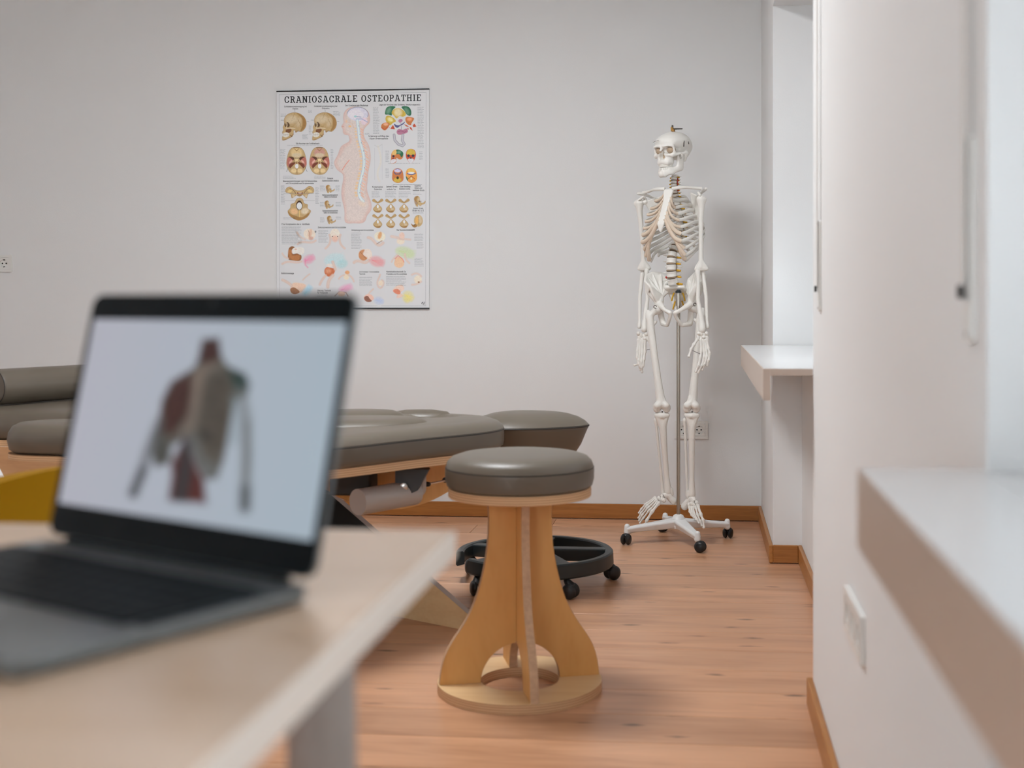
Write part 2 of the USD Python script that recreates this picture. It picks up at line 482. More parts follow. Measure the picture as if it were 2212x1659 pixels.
# ------------------------------------------------------------------ wall chart
plain('chart_paper', (.83, .84, .855), .45, spec=.35)
plain('print_black', (.012, .014, .018), .5)
plain('print_grey', (.42, .43, .46), .6)
plain('print_dark_grey', (.09, .09, .10), .6)
material('print_tint', {'a': ('attribute', dict(attribute='tint')), 'p': ('principled_bsdf', dict(roughness=.45, specular_ior_level=.35))}, [('a.color', 'p.base_color')])
YP = YB - .006
cTL, cTR, cBR, cBL = (at(*p, Y=YP) for p in ((600.3, 197.1), (928.2, 193.1), (926.2, 666.1), (595.8, 666.0)))
PX0, PX1 = (cTL[0] + cBL[0]) / 2, (cTR[0] + cBR[0]) / 2
PZ1, PZ0 = (cTL[2] + cTR[2]) / 2, (cBL[2] + cBR[2]) / 2
PWD, PHT = PX1 - PX0, PZ1 - PZ0
def chart_xz(u, v):
    """Chart units: about one per 2.1 mm, u to the right from 600, v downwards from 195, as measured."""
    t = (v - 195) / 471.0
    xl, xr = 600.3 - 4.5 * t, 928.2 - 2.0 * t
    yt = 197.1 + (193.1 - 197.1) * (u - 600.3) / 328
    return PX0 + (u - xl) / (xr - xl) * PWD, PZ1 - (v - yt) / (666 - yt) * PHT

chart = thing('wall_chart', 'white anatomy wall chart with black top and bottom bars and coloured skull drawings', 'poster', ((PX0 + PX1) / 2, YB, PZ0))
CO = np.array([(PX0 + PX1) / 2, YB, PZ0])
def on_chart(t, dy):
    """A mesh drawn in chart units in the xy plane (y down) laid flat on the sheet."""
    v = np.array(t.vertices)
    x, z = chart_xz(v[:, 0], v[:, 1])
    w = np.stack([x - CO[0], np.full(len(v), YP - .0012 - dy - CO[1]), z - CO[2]], 1)
    f = np.array(t.faces)
    r = trimesh.Trimesh(w, f, process=False)
    return r
def flat(poly):
    gs = [g for g in getattr(poly, 'geoms', [poly]) if g.area > 1e-6]
    out = []
    for g in gs:
        v, f = trimesh.creation.triangulate_polygon(g, engine='earcut')
        out.append(trimesh.Trimesh(np.c_[v, np.zeros(len(v))], f, process=False))
    return trimesh.util.concatenate(out)
obj('sheet', bx(PX0 - CO[0], PX1 - CO[0], YP - .001 - CO[1], YP - CO[1], 0, PHT), 'chart_paper', chart)
for nm, z in (('top_bar', PHT), ('bottom_bar', 0.0)):
    obj(nm, bx(PX0 - .001 - CO[0], PX1 + .001 - CO[0], YP - .005 - CO[1], YP + .003 - CO[1], z - .003, z + .003, .001, 1), 'black_plastic', chart)
# hair-line border
B = [(605.5, 203.6), (921.5, 200), (919, 660.5), (602.5, 660.5)]
obj('border_line', on_chart(flat(Polygon(B).exterior.buffer(.28)), .0001), 'print_grey', chart)

# the title in slab letters
def slab_letters():
    t, s, h = .175, .12, 1.0
    b = lambda x0, x1, y0, y1: sbox(x0, y0, x1, y1)
    def stem(x, lo=True, hi=True, w=.40):
        g = [b(x - t / 2, x + t / 2, 0, h)]
        for y, on_ in ((0, lo), (h - s, hi)):
            if on_:
                g.append(b(x - w / 2, x + w / 2, y, y + s))
        return g
    L = {}
    L['I'] = (stem(.24), .48)
    L['H'] = (stem(.22) + stem(.72) + [b(.2, .74, .44, .56)], .94)
    L['N'] = ([LineString([(.22, .97), (.70, .03)]).buffer(.09, cap_style=2)] + stem(.2, True, True, .36) + stem(.72, False, True, .36), .92)
    L['A'] = ([LineString([(.16, .04), (.42, .97)]).buffer(.062, cap_style=2), LineString([(.48, .97), (.76, .04)]).buffer(.085, cap_style=2), b(.28, .62, .28, .39), b(0, .34, 0, s), b(.58, .94, 0, s), b(.22, .56, h - s, h)], .94)
    bowl = lambda x, y0, y1, w: sbox(x, y0, x + w - (y1 - y0) / 2, y1).union(Point(x + w - (y1 - y0) / 2, (y0 + y1) / 2).buffer((y1 - y0) / 2)).difference(
        sbox(x, y0 + s, x + w - (y1 - y0) / 2, y1 - s).union(affinity.scale(Point(x + w - (y1 - y0) / 2, (y0 + y1) / 2).buffer(1), (y1 - y0) / 2 - t, (y1 - y0) / 2 - s)))
    L['P'] = (stem(.22) + [bowl(.2, .42, 1, .54)], .78)
    L['R'] = (stem(.22) + [bowl(.2, .44, 1, .54), LineString([(.50, .5), (.70, .06)]).buffer(.082, cap_style=2), b(.62, .86, 0, s)], .88)
    arm = lambda y0, y1, x1, v: [b(.2, x1, y0, y1)] + v
    L['E'] = (stem(.22) + arm(h - s, h, .74, [b(.64, .74, .70, h)]) + arm(0, s, .76, [b(.66, .76, 0, .30)]) + arm(.46, .57, .56, []), .84)
    L['L'] = (stem(.22) + arm(0, s, .72, [b(.62, .72, 0, .32)]), .80)
    L['T'] = (stem(.40, True, False) + [b(.04, .76, h - s, h), b(.04, .14, .68, h), b(.66, .76, .68, h)], .80)
    ring = lambda cx, w: affinity.scale(Point(cx, .5).buffer(1, 24), w, .515).difference(affinity.scale(Point(cx, .5).buffer(1, 24), w - t, .515 - .105))
    L['O'] = ([ring(.43, .40)], .86)
    L['C'] = ([ring(.43, .40).difference(Polygon([(.46, .46), (1, .68), (1, .30)])).difference(sbox(.66, .34, 1, .66)), b(.68, .78, .64, .96), b(.70, .79, .12, .32)], .86)
    S = spline([(.62, .80), (.40, .945), (.18, .76), (.40, .53), (.63, .27), (.40, .055), (.14, .22)], 40)
    L['S'] = ([LineString(S).buffer(.07), b(.58, .67, .66, .96), b(.09, .18, .05, .34)], .78)
    return L
SL = slab_letters()
pen, gl = 0.0, []
for ch in 'CRANIOSACRALE OSTEOPATHIE':
    if ch == ' ':
        pen += .48; continue
    g, w = SL[ch]
    gl.append(affinity.translate(shapely.union_all(g), pen, 0)); pen += w + .09
TS = (911.8 - 616.5) / (pen - .09)
for k, g in enumerate(gl):
    g = affinity.affine_transform(g, [TS, 0, 0, -14.2, 616.5, 222.0])
    g = affinity.affine_transform(g, [1, 0, -3.4 / 296, 1, 0, 3.4 / 296 * 616.5])
    obj('title_letter', on_chart(flat(g), .0003), 'print_black', chart)

def heading(text, u, v, width, dark=True):
    t = meshkit.text_mesh(text, 1.0, .01, bold=True)
    x1 = t.vertices[:, 0].max()
    s = width / x1
    hgt = min(3.4, s * 1.25)
    w = np.array(t.vertices); fs = t.faces[np.all(w[t.faces][:, :, 2] > .005, axis=1)]
    q = trimesh.Trimesh(np.c_[u + w[:, 0] * s, v - w[:, 1] * hgt, np.zeros(len(w))], fs, process=True)
    obj('heading', on_chart(q, .0003), 'print_dark_grey', chart)
for h in (('Schädelknochenbewegung bei', 616, 231.2, 49), ('Flexion', 634, 236, 12), ('Schädelknochenbewegung bei', 681, 230.8, 50), ('Extension', 698, 235.3, 16), ('Der Craniosacrale Rhythmus', 748, 229.5, 49),
          ('Lage der Knochen des Schädels, farblich abgesetzt', 821, 228, 88), ('Die Knochen der Schädelbasis', 641, 311.5, 51), ('Ursprung und Weg des', 798, 296, 44), ('Liquor cerebrospinalis', 800, 301, 40),
          ('Bewegungsrichtungen vom Os Sphenoidale', 612, 392.7, 74), ('von Os occipitale und Os sphenoidale', 618, 397.4, 61), ('Gelenk', 708, 387, 13), ('Sphenobasilar neutral', 697, 391.8, 36), ('Sphenobasilargelenk', 697, 422.5, 34), ('SBG in Flexion', 701, 426.8, 28),
          ('Sphenobasilargelenk', 697, 456.6, 34), ('SBG in Extension', 700, 461, 30), ('CV4: Kompression des 4. Ventrikels', 607.5, 485.8, 62), ('Dekompression des Os occipitale', 687, 492.7, 61), ('Entlastung des Os occipitale', 760, 498.8, 48), ('Der frontale Schädellift', 857, 498.5, 39),
          ('Kompression', 805, 405.5, 23), ('Expansion', 809, 410.3, 17), ('Lateral Strain', 835, 405, 24), ('vertikaler Typ', 836, 410.3, 20), ('Side Bending', 864, 404.8, 23), ('Rotation rechts', 863, 409.8, 24), ('Superior', 896, 403, 14), ('Strain und', 896, 408, 16), ('vertikale Strain', 892, 413, 25),
          ('Inferior Strain,', 893, 451.8, 22), ('Strain re. u. li.', 891, 456.6, 25), ('Os Frontale – Os occipitale', 776, 588.6, 43), ('Technik', 776, 593.3, 13), ('Kombinationstechnik Os', 834.5, 588.4, 42), ('Frontale und Os occipitale', 834.5, 593.4, 44), ('Selbstmassage', 606, 592, 28), ('Chirurg. Technik', 684.5, 629.3, 30), ('für Temporale', 684.5, 634, 23)):
    heading(*h)
# running text too small to read: fine grey rules
random.seed(7)
rules = []
def rule_block(u0, u1, v0, v1, step=2.35, ragged=.25):
    v = v0
    while v < v1:
        e = u1 - (u1 - u0) * (random.random() ** 2) * ragged
        a = u0
        while a < e:
            w = random.uniform(3, 9)
            rules.append(sbox(a, v, min(a + w, e), v + .62)); a += w + .8
        v += step
for b in ((608, 652, 478 + 11, 528), (688, 709, 497, 523), (759, 782, 503, 536), (895, 915, 505, 520), (900, 915, 524, 536), (895, 915, 558, 576), (776, 804, 598, 617), (834, 877, 597, 616), (804, 822, 414, 427), (833, 857, 414, 427), (862, 888, 414, 426), (893, 912, 417, 421), (892, 915, 459, 463),
          (608, 622, 246, 252), (668, 676, 238, 244), (655, 668, 290, 300), (669, 675, 270, 290), (722, 738, 240, 250), (606, 618, 322, 365), (716, 722, 322, 365), (612, 640, 380, 386), (680, 706, 380, 386), (808, 822, 232, 290), (903, 917, 232, 320), (834, 842, 326, 350), (834, 842, 364, 384), (906, 914, 328, 346), (790, 800, 288, 292), (607, 616, 400, 440), (682, 690, 404, 440), (612, 640, 470, 474), (692, 704, 400, 412), (726, 736, 400, 414), (692, 702, 436, 446), (726, 738, 436, 446), (692, 702, 470, 480), (726, 738, 468, 474), (622, 700, 313.5, 315), (684, 712, 637, 640), (840, 912, 353, 354), (850, 912, 398.5, 399.5)):
    rule_block(*b)
obj('small_print', on_chart(trimesh.util.concatenate([flat(r) for r in rules]), .0002), 'print_grey', chart, kind='stuff')

# drawings: flat colour laid down on a fine mesh
RES = 2.2
nu, nv = int(332 * RES), int(474 * RES)
UU, VV = np.meshgrid(596 + np.arange(nu) / RES, 194 + np.arange(nv) / RES)
CAN = np.ones((nv, nu, 3)) * np.array([.83, .84, .855]); INK = np.zeros((nv, nu))
FB = meshkit.fbm(np.stack([UU * .55, VV * .55, UU * 0], -1), 3, 5)
def ink(*c):
    return np.clip(np.array(srgb(*c)) * 1.42, 0, 1)
def win(u0, v0, u1, v1):
    a = lambda x, o: int(max(0, (x - o) * RES))
    return slice(a(v0, 194), min(nv, a(v1, 194) + 2)), slice(a(u0, 596), min(nu, a(u1, 596) + 2))
def lay(s, d, c, soft=.35, op=1.0, grain=.12):
    a = np.clip(.5 - d / (2 * soft), 0, 1) * op
    cc = np.array(c) * (1 + grain * (FB[s][..., None] - .5) * 2)
    CAN[s] = CAN[s] * (1 - a[..., None]) + np.clip(cc, 0, 1) * a[..., None]
    INK[s] = np.maximum(INK[s], a)
def ell(u, v, ru, rv, c, deg=0, soft=.35, op=1., grain=.12):
    m = max(ru, rv) + soft * 2 + 1
    s = win(u - m, v - m, u + m, v + m)
    x, y = UU[s] - u, VV[s] - v
    q = math.radians(deg)
    x, y = x * math.cos(q) + y * math.sin(q), -x * math.sin(q) + y * math.cos(q)
    k = np.sqrt((x / ru) ** 2 + (y / rv) ** 2)
    g = np.sqrt((x / ru ** 2) ** 2 + (y / rv ** 2) ** 2)
    lay(s, k * (k - 1) / np.maximum(g, 1e-6), c, soft, op, grain)
def seg_d(x, y, p):
    d = np.full(x.shape, 1e9)
    for (x0, y0), (x1, y1) in zip(p[:-1], p[1:]):
        dx, dy = x1 - x0, y1 - y0
        t = np.clip(((x - x0) * dx + (y - y0) * dy) / max(dx * dx + dy * dy, 1e-9), 0, 1)
        d = np.minimum(d, np.hypot(x - x0 - t * dx, y - y0 - t * dy))
    return d
def pol(p, c, soft=.35, op=1., grain=.12, curve=True, edge=None, ew=.35):
    p = [tuple(q) for q in p]
    if curve and len(p) > 3:
        p = list(smooth_poly(p, 6 * len(p)).exterior.coords) if smooth_poly(p, 6 * len(p)).geom_type == 'Polygon' else p + [p[0]]
    else:
        p = p + [p[0]]
    a = np.array(p)
    m = soft * 2 + 1
    s = win(a[:, 0].min() - m, a[:, 1].min() - m, a[:, 0].max() + m, a[:, 1].max() + m)
    x, y = UU[s], VV[s]
    ins = np.zeros(x.shape, bool)
    for (x0, y0), (x1, y1) in zip(p[:-1], p[1:]):
        if y0 != y1:
            ins ^= ((y0 > y) != (y1 > y)) & (x < (x1 - x0) * (y - y0) / (y1 - y0) + x0)
    d = seg_d(x, y, p)
    lay(s, np.where(ins, -d, d), c, soft, op, grain)
    if edge is not None:
        lay(s, d - ew, edge, max(soft * .7, .25), .8, .05)
def lin(p, w, c, soft=.3, op=1.):
    a = np.array(p); m = w + soft * 2 + 1
    s = win(a[:, 0].min() - m, a[:, 1].min() - m, a[:, 0].max() + m, a[:, 1].max() + m)
    lay(s, seg_d(UU[s], VV[s], p) - w / 2, c, soft, op, .05)
def T(o, k, pts):
    return [(o[0] + x / k, o[1] + y / k) for x, y in pts]

bone_m, bone_d, bone_l, bone_k = ink(182, 156, 112), ink(150, 110, 58), ink(200, 186, 158), ink(74, 48, 28)
for dx in (0, 604):                       # two skulls from the side
    o = (600 + dx / 9.217, 220)
    t = lambda p: T(o, 9.217, p)
    pol(t([(145, 380), (165, 300), (230, 240), (330, 212), (430, 222), (510, 268), (562, 330), (588, 410), (575, 495), (535, 555), (470, 590), (430, 578), (378, 606), (362, 570), (345, 560), (325, 650), (280, 695), (200, 738), (108, 757), (110, 690), (118, 640), (108, 600), (128, 560), (120, 500), (147, 450)]), bone_m, .5, edge=bone_d)
    pol(t([(400, 225), (500, 265), (562, 330), (586, 410), (572, 495), (530, 552), (470, 585), (500, 500), (512, 410), (480, 300)]), bone_d, 1.2, .85)
    ell(*t([(290, 345)])[0], 13, 8.5, bone_l, -8, 3, .8)
    ell(*t([(440, 400)])[0], 5, 10, bone_l, 15, 3, .55)
    lin(t([(360, 225), (335, 270), (318, 330)]), .5, bone_d, .4)
    lin(t([(430, 350), (440, 390), (470, 430), (480, 500)]), .8, bone_d, .6, .8)
    pol(t([(205, 400), (245, 430), (248, 490), (208, 500)]), bone_k, .5, .9)
    pol(t([(155, 418), (185, 470), (180, 505), (158, 480)]), bone_k, .4, .85)
    lin(t([(200, 420), (205, 470), (180, 520)]), 1.6, bone_l)
    pol(t([(175, 560), (290, 545), (250, 612), (185, 608)]), ink(108, 62, 34), .5, .9)
    lin(t([(190, 535), (270, 520), (360, 528)]), 2.0, bone_l)
    lin(t([(330, 480), (300, 490), (270, 480)]), .7, bone_d, .4)
    pol(t([(118, 635), (240, 628), (235, 675), (118, 680)]), ink(210, 208, 200), .5)
    for k in range(7):
        lin(t([(125 + 17 * k, 632), (125 + 17 * k, 678)]), .35, ink(150, 140, 130), .25, .8)
    lin(t([(118, 655), (235, 652)]), .4, ink(130, 120, 110), .25)
    lin(t([(325, 640), (285, 695)]), 1.6, bone_d, .6)
    lin(t([(270, 660), (300, 690)]), 1.6, bone_k, .5, .7)
    lin(t([(108, 757), (200, 738), (285, 697)]), .8, bone_d, .5)
    lin(t([(365, 600), (400, 575), (450, 585)]), 1.2, bone_k, .6, .6)
    for a, b in (((362, 155), (362, 195)), ((80, 362), (130, 364)), ((600, 392), (640, 392))):
        lin(t([a, b]), .5, ink(60, 60, 66), .25)
for dx, red in ((0, 0), (458, 1)):        # two skull bases from above
    o = (600 + dx / 9.217, 220)
    t = lambda p: T(o, 9.217, p)
    pol(t([(390, 898), (480, 920), (545, 1010), (575, 1130), (585, 1230), (550, 1350), (480, 1430), (390, 1447), (290, 1425), (215, 1340), (185, 1220), (200, 1110), (235, 990), (300, 915)]), bone_m, .5, edge=bone_d)
    ell(*t([(390, 1010)])[0], 12, 10, ink(190, 142, 132) if red else ink(214, 190, 140), 0, 2.5, .9)
    ell(*t([(390, 1060)])[0], 10, 4.5, bone_l, 0, 1.8, .9)
    for s in (-1, 1):
        m = lambda p: t([(390 + s * x, y) for x, y in p])
        pol(m([(60, 1140), (110, 1090), (175, 1110), (195, 1190), (185, 1270), (150, 1300), (100, 1210)]), ink(176, 108, 96), .6)
        pol(m([(50, 1135), (100, 1090), (165, 1095), (120, 1120), (70, 1160)]), ink(84, 50, 34), .5)
        pol(m([(30, 1200), (60, 1200), (150, 1290), (140, 1320), (100, 1290)]), ink(112, 58, 40), .5)
        ell(*m([(60, 1370)])[0], 6, 4.5, ink(220, 196, 150), 0, 1.5, .9)
        ell(*m([(120, 1190)])[0], 5, 2, ink(222, 180, 164), s * 50, 1, .8)
        lin(m([(30, 1110), (30, 1160), (60, 1190)]), .8, bone_k, .4)
        if not red:
            lin(m([(130, 1220), (205, 1385)]), .7, ink(60, 70, 74), .3)
        lin(m([(5, 912), (60, 912)]), 1.3, bone_k, .4)
    lin(t([(350, 935), (390, 975), (430, 935)]), 1.2, bone_d, .6)
    pol(t([(360, 1120), (420, 1120), (425, 1185), (355, 1185)]), ink(222, 196, 150), .4, 1, .1, False)
    lin(t([(358, 1122), (422, 1122)]), .8, bone_k, .3)
    pol(t([(390, 1230), (425, 1280), (390, 1325), (355, 1280)]), ink(224, 224, 226), .4)
    lin(t([(390, 1195), (390, 1230)]), 1.5, ink(120, 66, 44), .6)
    lin(t([(395, 1340), (395, 1440)]), 1.0, bone_d, .6)
# the sphenoid above the occiput
t = lambda p: T((600, 390), 13.825, p)
pol(t([(240, 330), (250, 260), (330, 190), (400, 190), (470, 240), (560, 290), (670, 300), (780, 280), (870, 220), (950, 170), (1050, 200), (1095, 290), (1075, 360), (960, 380), (910, 420), (870, 520), (800, 460), (740, 430), (660, 470), (590, 440), (500, 480), (430, 515), (400, 410), (330, 370)]), bone_m, .5, edge=bone_d)
for s in (-1, 1):
    m = lambda p: t([(670 + s * x, y) for x, y in p])
    lin(m([(300, 235), (220, 260), (160, 320), (120, 390)]), .9, bone_k, .4)
    ell(*m([(300, 310)])[0], 5, 3, ink(220, 200, 140), s * 20, 1.5, .7)
    ell(*m([(190, 460)])[0], 2.5, 3, bone_l, 0, 1, .8)
pol(t([(590, 350), (760, 350), (750, 410), (600, 410)]), ink(120, 60, 36), .4, 1, .1, False)
pol(t([(620, 355), (730, 355), (720, 385), (630, 385)]), ink(230, 196, 170), .3, 1, .1, False)
lin(t([(600, 450), (720, 450)]), .8, bone_k, .4)
pol(t([(660, 520), (760, 570), (800, 680), (900, 720), (900, 820), (990, 900), (950, 1000), (850, 1110), (740, 1165), (640, 1185), (540, 1165), (440, 1110), (330, 1000), (310, 900), (380, 820), (410, 700), (500, 670), (560, 570)]), bone_m, .5, edge=bone_d)
pol(t([(310, 900), (360, 960), (500, 1040), (660, 1090), (820, 1050), (950, 960), (940, 1020), (850, 1110), (740, 1165), (640, 1185), (540, 1165), (440, 1110), (330, 1000)]), bone_d, 1, .85)
ell(*t([(500, 920)])[0], 8, 6, ink(214, 176, 132), 15, 2, .9); ell(*t([(820, 910)])[0], 8, 6, ink(212, 200, 176), -15, 2, .9)
pol(t([(655, 590), (740, 690), (745, 790), (655, 890), (555, 790), (560, 690)]), bone_k, .5)
pol(t([(655, 650), (725, 710), (730, 790), (650, 868), (575, 790), (585, 700)]), ink(214, 218, 226), .4)
lin(t([(655, 890), (655, 1080)]), 1.4, ink(226, 190, 120), .5)
lin(t([(180, 600), (1120, 600)]), .35, ink(120, 120, 126), .25); lin(t([(180, 395), (1100, 395)]), .35, ink(120, 120, 126), .25)
# small lateral fragments
def fragment(o, k, w=1.0, flip=1):
    t = lambda p: [(o[0] + flip * x * k, o[1] + y * k) for x, y in p]
    pol(t([(2, 0), (-6, -11), (-2, -19), (5, -20), (9, -12), (11, -4), (18, -2), (24, -7), (23, -1), (15, 3), (9, 6), (5, 2), (3, 8), (-2, 4)]), bone_m, .4, edge=bone_d, ew=.2)
    pol(t([(-6, -11), (-2, -19), (4, -20), (0, -10), (3, 0), (0, 3)]), bone_d, .8, .8)
    ell(*t([(7, -12)])[0], 2.6 * k, 4 * k, bone_l, 20, .8, .8)
    ell(*t([(8, -6)])[0], .9, .8, bone_k); ell(*t([(12, -6)])[0], .9, .8, bone_k)
fragment((709, 412), .62); fragment((706, 446), .62); fragment((711, 479), .62); fragment((900, 440), .8); fragment((903, 488), .2)
ell(904, 477, 9.5, 12.5, bone_m, 0, .5); ell(901, 476, 4, 8, ink(214, 170, 96), 5, 2); ell(908, 474, 3.5, 8, bone_l, -5, 2, .7); lin([(904, 465), (904, 486)], .6, bone_d, .4)
pol([(889, 483), (893, 486), (897, 484), (901, 488), (893, 491)], bone_d, .4); ell(895, 486, 1.2, 1, bone_k)
for r_, v in enumerate((0, 33)):          # six small pairs of bones
    for c_, u in enumerate((817, 845, 873.5)):
        pol([(u - 12, 433 + v), (u - 9, 430 + v), (u - 4, 433 + v), (u, 436 + v), (u + 4, 433 + v), (u + 9, 429.5 + v), (u + 12, 432.5 + v), (u + 7, 436.5 + v), (u, 439.5 + v), (u - 7, 437 + v)], bone_m, .4, edge=bone_d, ew=.2)
        lin([(u - 10, 432 + v), (u - 3, 436 + v), (u, 438 + v), (u + 3, 436 + v), (u + 10, 432 + v)], 1.1, bone_d, .6, .8)
        pol([(u, 441 + v), (u + 5, 445 + v), (u + 9, 452 + v), (u + 6, 457 + v), (u, 459 + v), (u - 6, 457 + v), (u - 10, 452 + v), (u - 5, 445 + v)], bone_m, .4, edge=bone_d, ew=.2)
        pol([(u - 10, 452 + v), (u - 4, 456 + v), (u + 6, 456 + v), (u + 6, 457.5 + v), (u, 459.3 + v), (u - 6, 457.5 + v)], bone_d, .6, .9)
        ell(u + 3, 452 + v, 3, 2.6, bone_l, 0, 1, .7)
        pol([(u, 442.5 + v), (u + 2.3, 446.5 + v), (u, 450 + v), (u - 2.3, 446.5 + v)], ink(216, 220, 226), .3)
# the figure in profile
skin, pink, orange = ink(206, 194, 188), ink(206, 178, 168), ink(206, 172, 148)
pol([(745, 251), (747, 243), (753, 236), (764, 231.5), (777, 231.5), (789, 235), (798, 244), (800.5, 256), (799, 266), (793, 272), (787, 282), (786.5, 290), (790, 301), (797, 313), (800, 324), (801.5, 340), (799.5, 356), (796, 372), (794.5, 390), (793, 408), (797, 424), (802.5, 442), (801, 455), (793, 466), (788, 478), (780, 481.5), (764, 481.5), (748.5, 480.5), (746, 460), (742.5, 439), (739.5, 420), (741.5, 399), (741, 374), (734, 369), (727, 361), (724.5, 350), (731, 337), (740.5, 316), (752, 309), (757.5, 304), (757, 297), (755, 292), (747, 290), (743.5, 284), (743.5, 279), (740.6, 273.5), (744.5, 267), (745, 258)], pink, 1.6, .85, edge=ink(196, 150, 134), ew=.4)
pol([(749, 252), (752, 243), (764, 236), (777, 235), (790, 240), (796, 252), (794, 264), (786, 274), (783, 290), (787, 304), (794, 318), (797, 340), (794, 360), (790, 385), (789, 410), (794, 430), (797, 446), (790, 462), (783, 474), (765, 478), (752, 476), (749, 455), (746, 430), (746, 400), (745, 374), (736, 364), (730, 352), (738, 336), (747, 320), (760, 308), (761, 296), (752, 287), (748, 276)], skin, 3.0, .95)
lin([(741, 367), (748, 356), (756, 346)], 1.3, ink(214, 128, 104), .8)
ell(775, 246.5, 22.5, 15, ink(204, 202, 214), 4, .8); ell(771, 247, 17, 10.5, ink(216, 212, 222), 4, 2, .8); ell(789, 262, 6.5, 8, ink(216, 198, 208), 20, 1, .9)
an = np.linspace(3.3, 6.6, 30)
lin([(775 + 22.5 * math.cos(a), 247 + 15.5 * math.sin(a)) for a in an], 1.3, ink(120, 132, 158), .5, .8)
ell(770, 251.5, 2.6, 2, ink(150, 196, 196), 0, .6); lin([(773, 252), (782, 253)], 1.2, ink(140, 150, 180), .6); lin([(772, 257), (784, 257), (796, 264)], 1.4, ink(150, 160, 190), .8)
cord = spline([(774, 260), (775.5, 272), (777, 285), (778.5, 300), (783, 318), (787, 335), (788, 352), (785.5, 370), (781, 388), (777.5, 404), (776.5, 418), (780, 428), (786, 435)], 60)
for k in range(22):                       # vertebrae and their spines
    i = 6 + int(k * 2.3)
    u, v = cord[i]
    ell(u - 6.2, v, 2.2 + k * .06, 1.7 + k * .03, ink(220, 190, 150), 0, .6); ell(u + 1, v, 0.1, 0.1, skin)
    lin([(u + 4, v - 1), (u + 9.5, v + 3.5)], 1.7, ink(222, 168, 140), .6)
lin(cord, 6.0, ink(168, 186, 208), .5, .9); lin(cord, 4.2, ink(206, 222, 236), .6)
for k in range(4, 58, 6):
    u, v = cord[k]
    lin([(u + (1.7 if k % 12 else -1.7), v - 1.1), (u + (1.9 if k % 12 else -1.5), v + 1.1)], .6, ink(50, 60, 80), .25)
lin([(743, 280), (749, 289), (757, 290)], 1, pink, .6); lin([(748, 262), (762, 266), (766, 275)], 1, orange, .8, .7); ell(758, 273, 3, 2, ink(222, 176, 120), 0, 1); ell(750.5, 262, 2, 4, ink(226, 186, 160), 0, 1, .8)
lin([(741, 273), (745, 274)], .8, ink(190, 110, 90), .4); ell(783, 440, 8, 6, ink(222, 200, 180), 30, 3, .6)
# narrow side view of the spine
lin(spline([(818, 316), (822, 330), (824, 345), (822, 358), (818, 368), (817, 380), (821, 392)], 30), 4, ink(206, 202, 194), 1.2, .7); lin([(811, 314), (818, 318), (827, 312)], 1.2, ink(180, 180, 180), .5, .6)
lin([(811, 320), (811, 388)], .35, ink(170, 172, 178), .25); lin([(827, 312), (827, 388)], .35, ink(170, 172, 178), .25)
# exploded skull
t = lambda p: T((720, 220), 9.218, p)
G1, G2, Y1, R1, O1, B1, P1 = ink(40, 104, 72), ink(110, 150, 128), ink(194, 166, 66), ink(184, 74, 46), ink(190, 116, 64), ink(78, 82, 128), ink(172, 116, 140)
pol(t([(1055, 180), (1080, 120), (1160, 88), (1255, 105), (1195, 180), (1175, 275), (1120, 258), (1055, 255)]), G1, .4); ell(*t([(1120, 180)])[0], 4.5, 7, G2, 30, 2.5, .8)
pol(t([(1375, 105), (1450, 88), (1525, 115), (1562, 180), (1545, 280), (1470, 250), (1430, 180)]), G1, .4); ell(*t([(1480, 190)])[0], 4, 8, G2, -30, 2.5, .7)
pol(t([(1180, 230), (1215, 160), (1320, 130), (1400, 165), (1455, 270), (1390, 300), (1330, 290), (1280, 335), (1225, 280)]), Y1, .4); ell(*t([(1305, 215)])[0], 8, 8, ink(220, 206, 168), 0, 3, .9)
pol(t([(1080, 285), (1160, 290), (1255, 400), (1200, 425), (1165, 465), (1060, 370)]), Y1, .4); ell(*t([(1150, 355)])[0], 6, 4, ink(222, 208, 150), 30, 2)
pol(t([(1465, 310), (1540, 305), (1620, 335), (1580, 415), (1545, 465), (1455, 395)]), O1, .4); ell(*t([(1530, 350)])[0], 5, 3.5, ink(220, 150, 110), 0, 1.5)
pol(t([(975, 465), (1050, 415), (1135, 430), (1105, 520), (1040, 570), (975, 520)]), O1, .4); ell(*t([(1060, 450)])[0], 5, 3, ink(222, 164, 130), 0, 1.5); lin(t([(975, 510), (1040, 550), (1100, 500)]), 1.4, R1, .5)
pol(t([(1310, 385), (1350, 345), (1395, 365), (1375, 405), (1330, 415)]), P1, .4)
pol(t([(1225, 440), (1290, 470), (1440, 405), (1420, 440), (1350, 480), (1290, 520), (1250, 500)]), B1, .4); lin(t([(1360, 430), (1370, 560)]), .8, ink(100, 80, 120), .4)
for p in ([(1205, 460), (1245, 550), (1150, 540)], [(1420, 445), (1480, 470), (1530, 510), (1460, 490)], [(1590, 480), (1625, 435), (1665, 495), (1610, 510)], [(1530, 500), (1570, 520), (1590, 580), (1540, 540)], [(1480, 520), (1520, 540), (1500, 560)], [(1530, 450), (1570, 450), (1550, 470)], [(1115, 515), (1140, 515), (1130, 528)]):
    pol(t(p), R1, .35, 1, .15, False)
pol(t([(1275, 600), (1320, 545), (1400, 560), (1470, 535), (1495, 600), (1440, 635), (1370, 655), (1300, 650)]), P1, .5); lin(t([(1300, 600), (1360, 580), (1430, 610), (1480, 580)]), 1.2, ink(140, 70, 106), .5, .8)
jaw = t([(1225, 660), (1240, 770), (1310, 850), (1390, 880), (1425, 845), (1385, 770), (1400, 660)])
lin(jaw, 5.4, ink(132, 130, 140), .5); lin(jaw, 3.4, ink(186, 185, 192), .8)
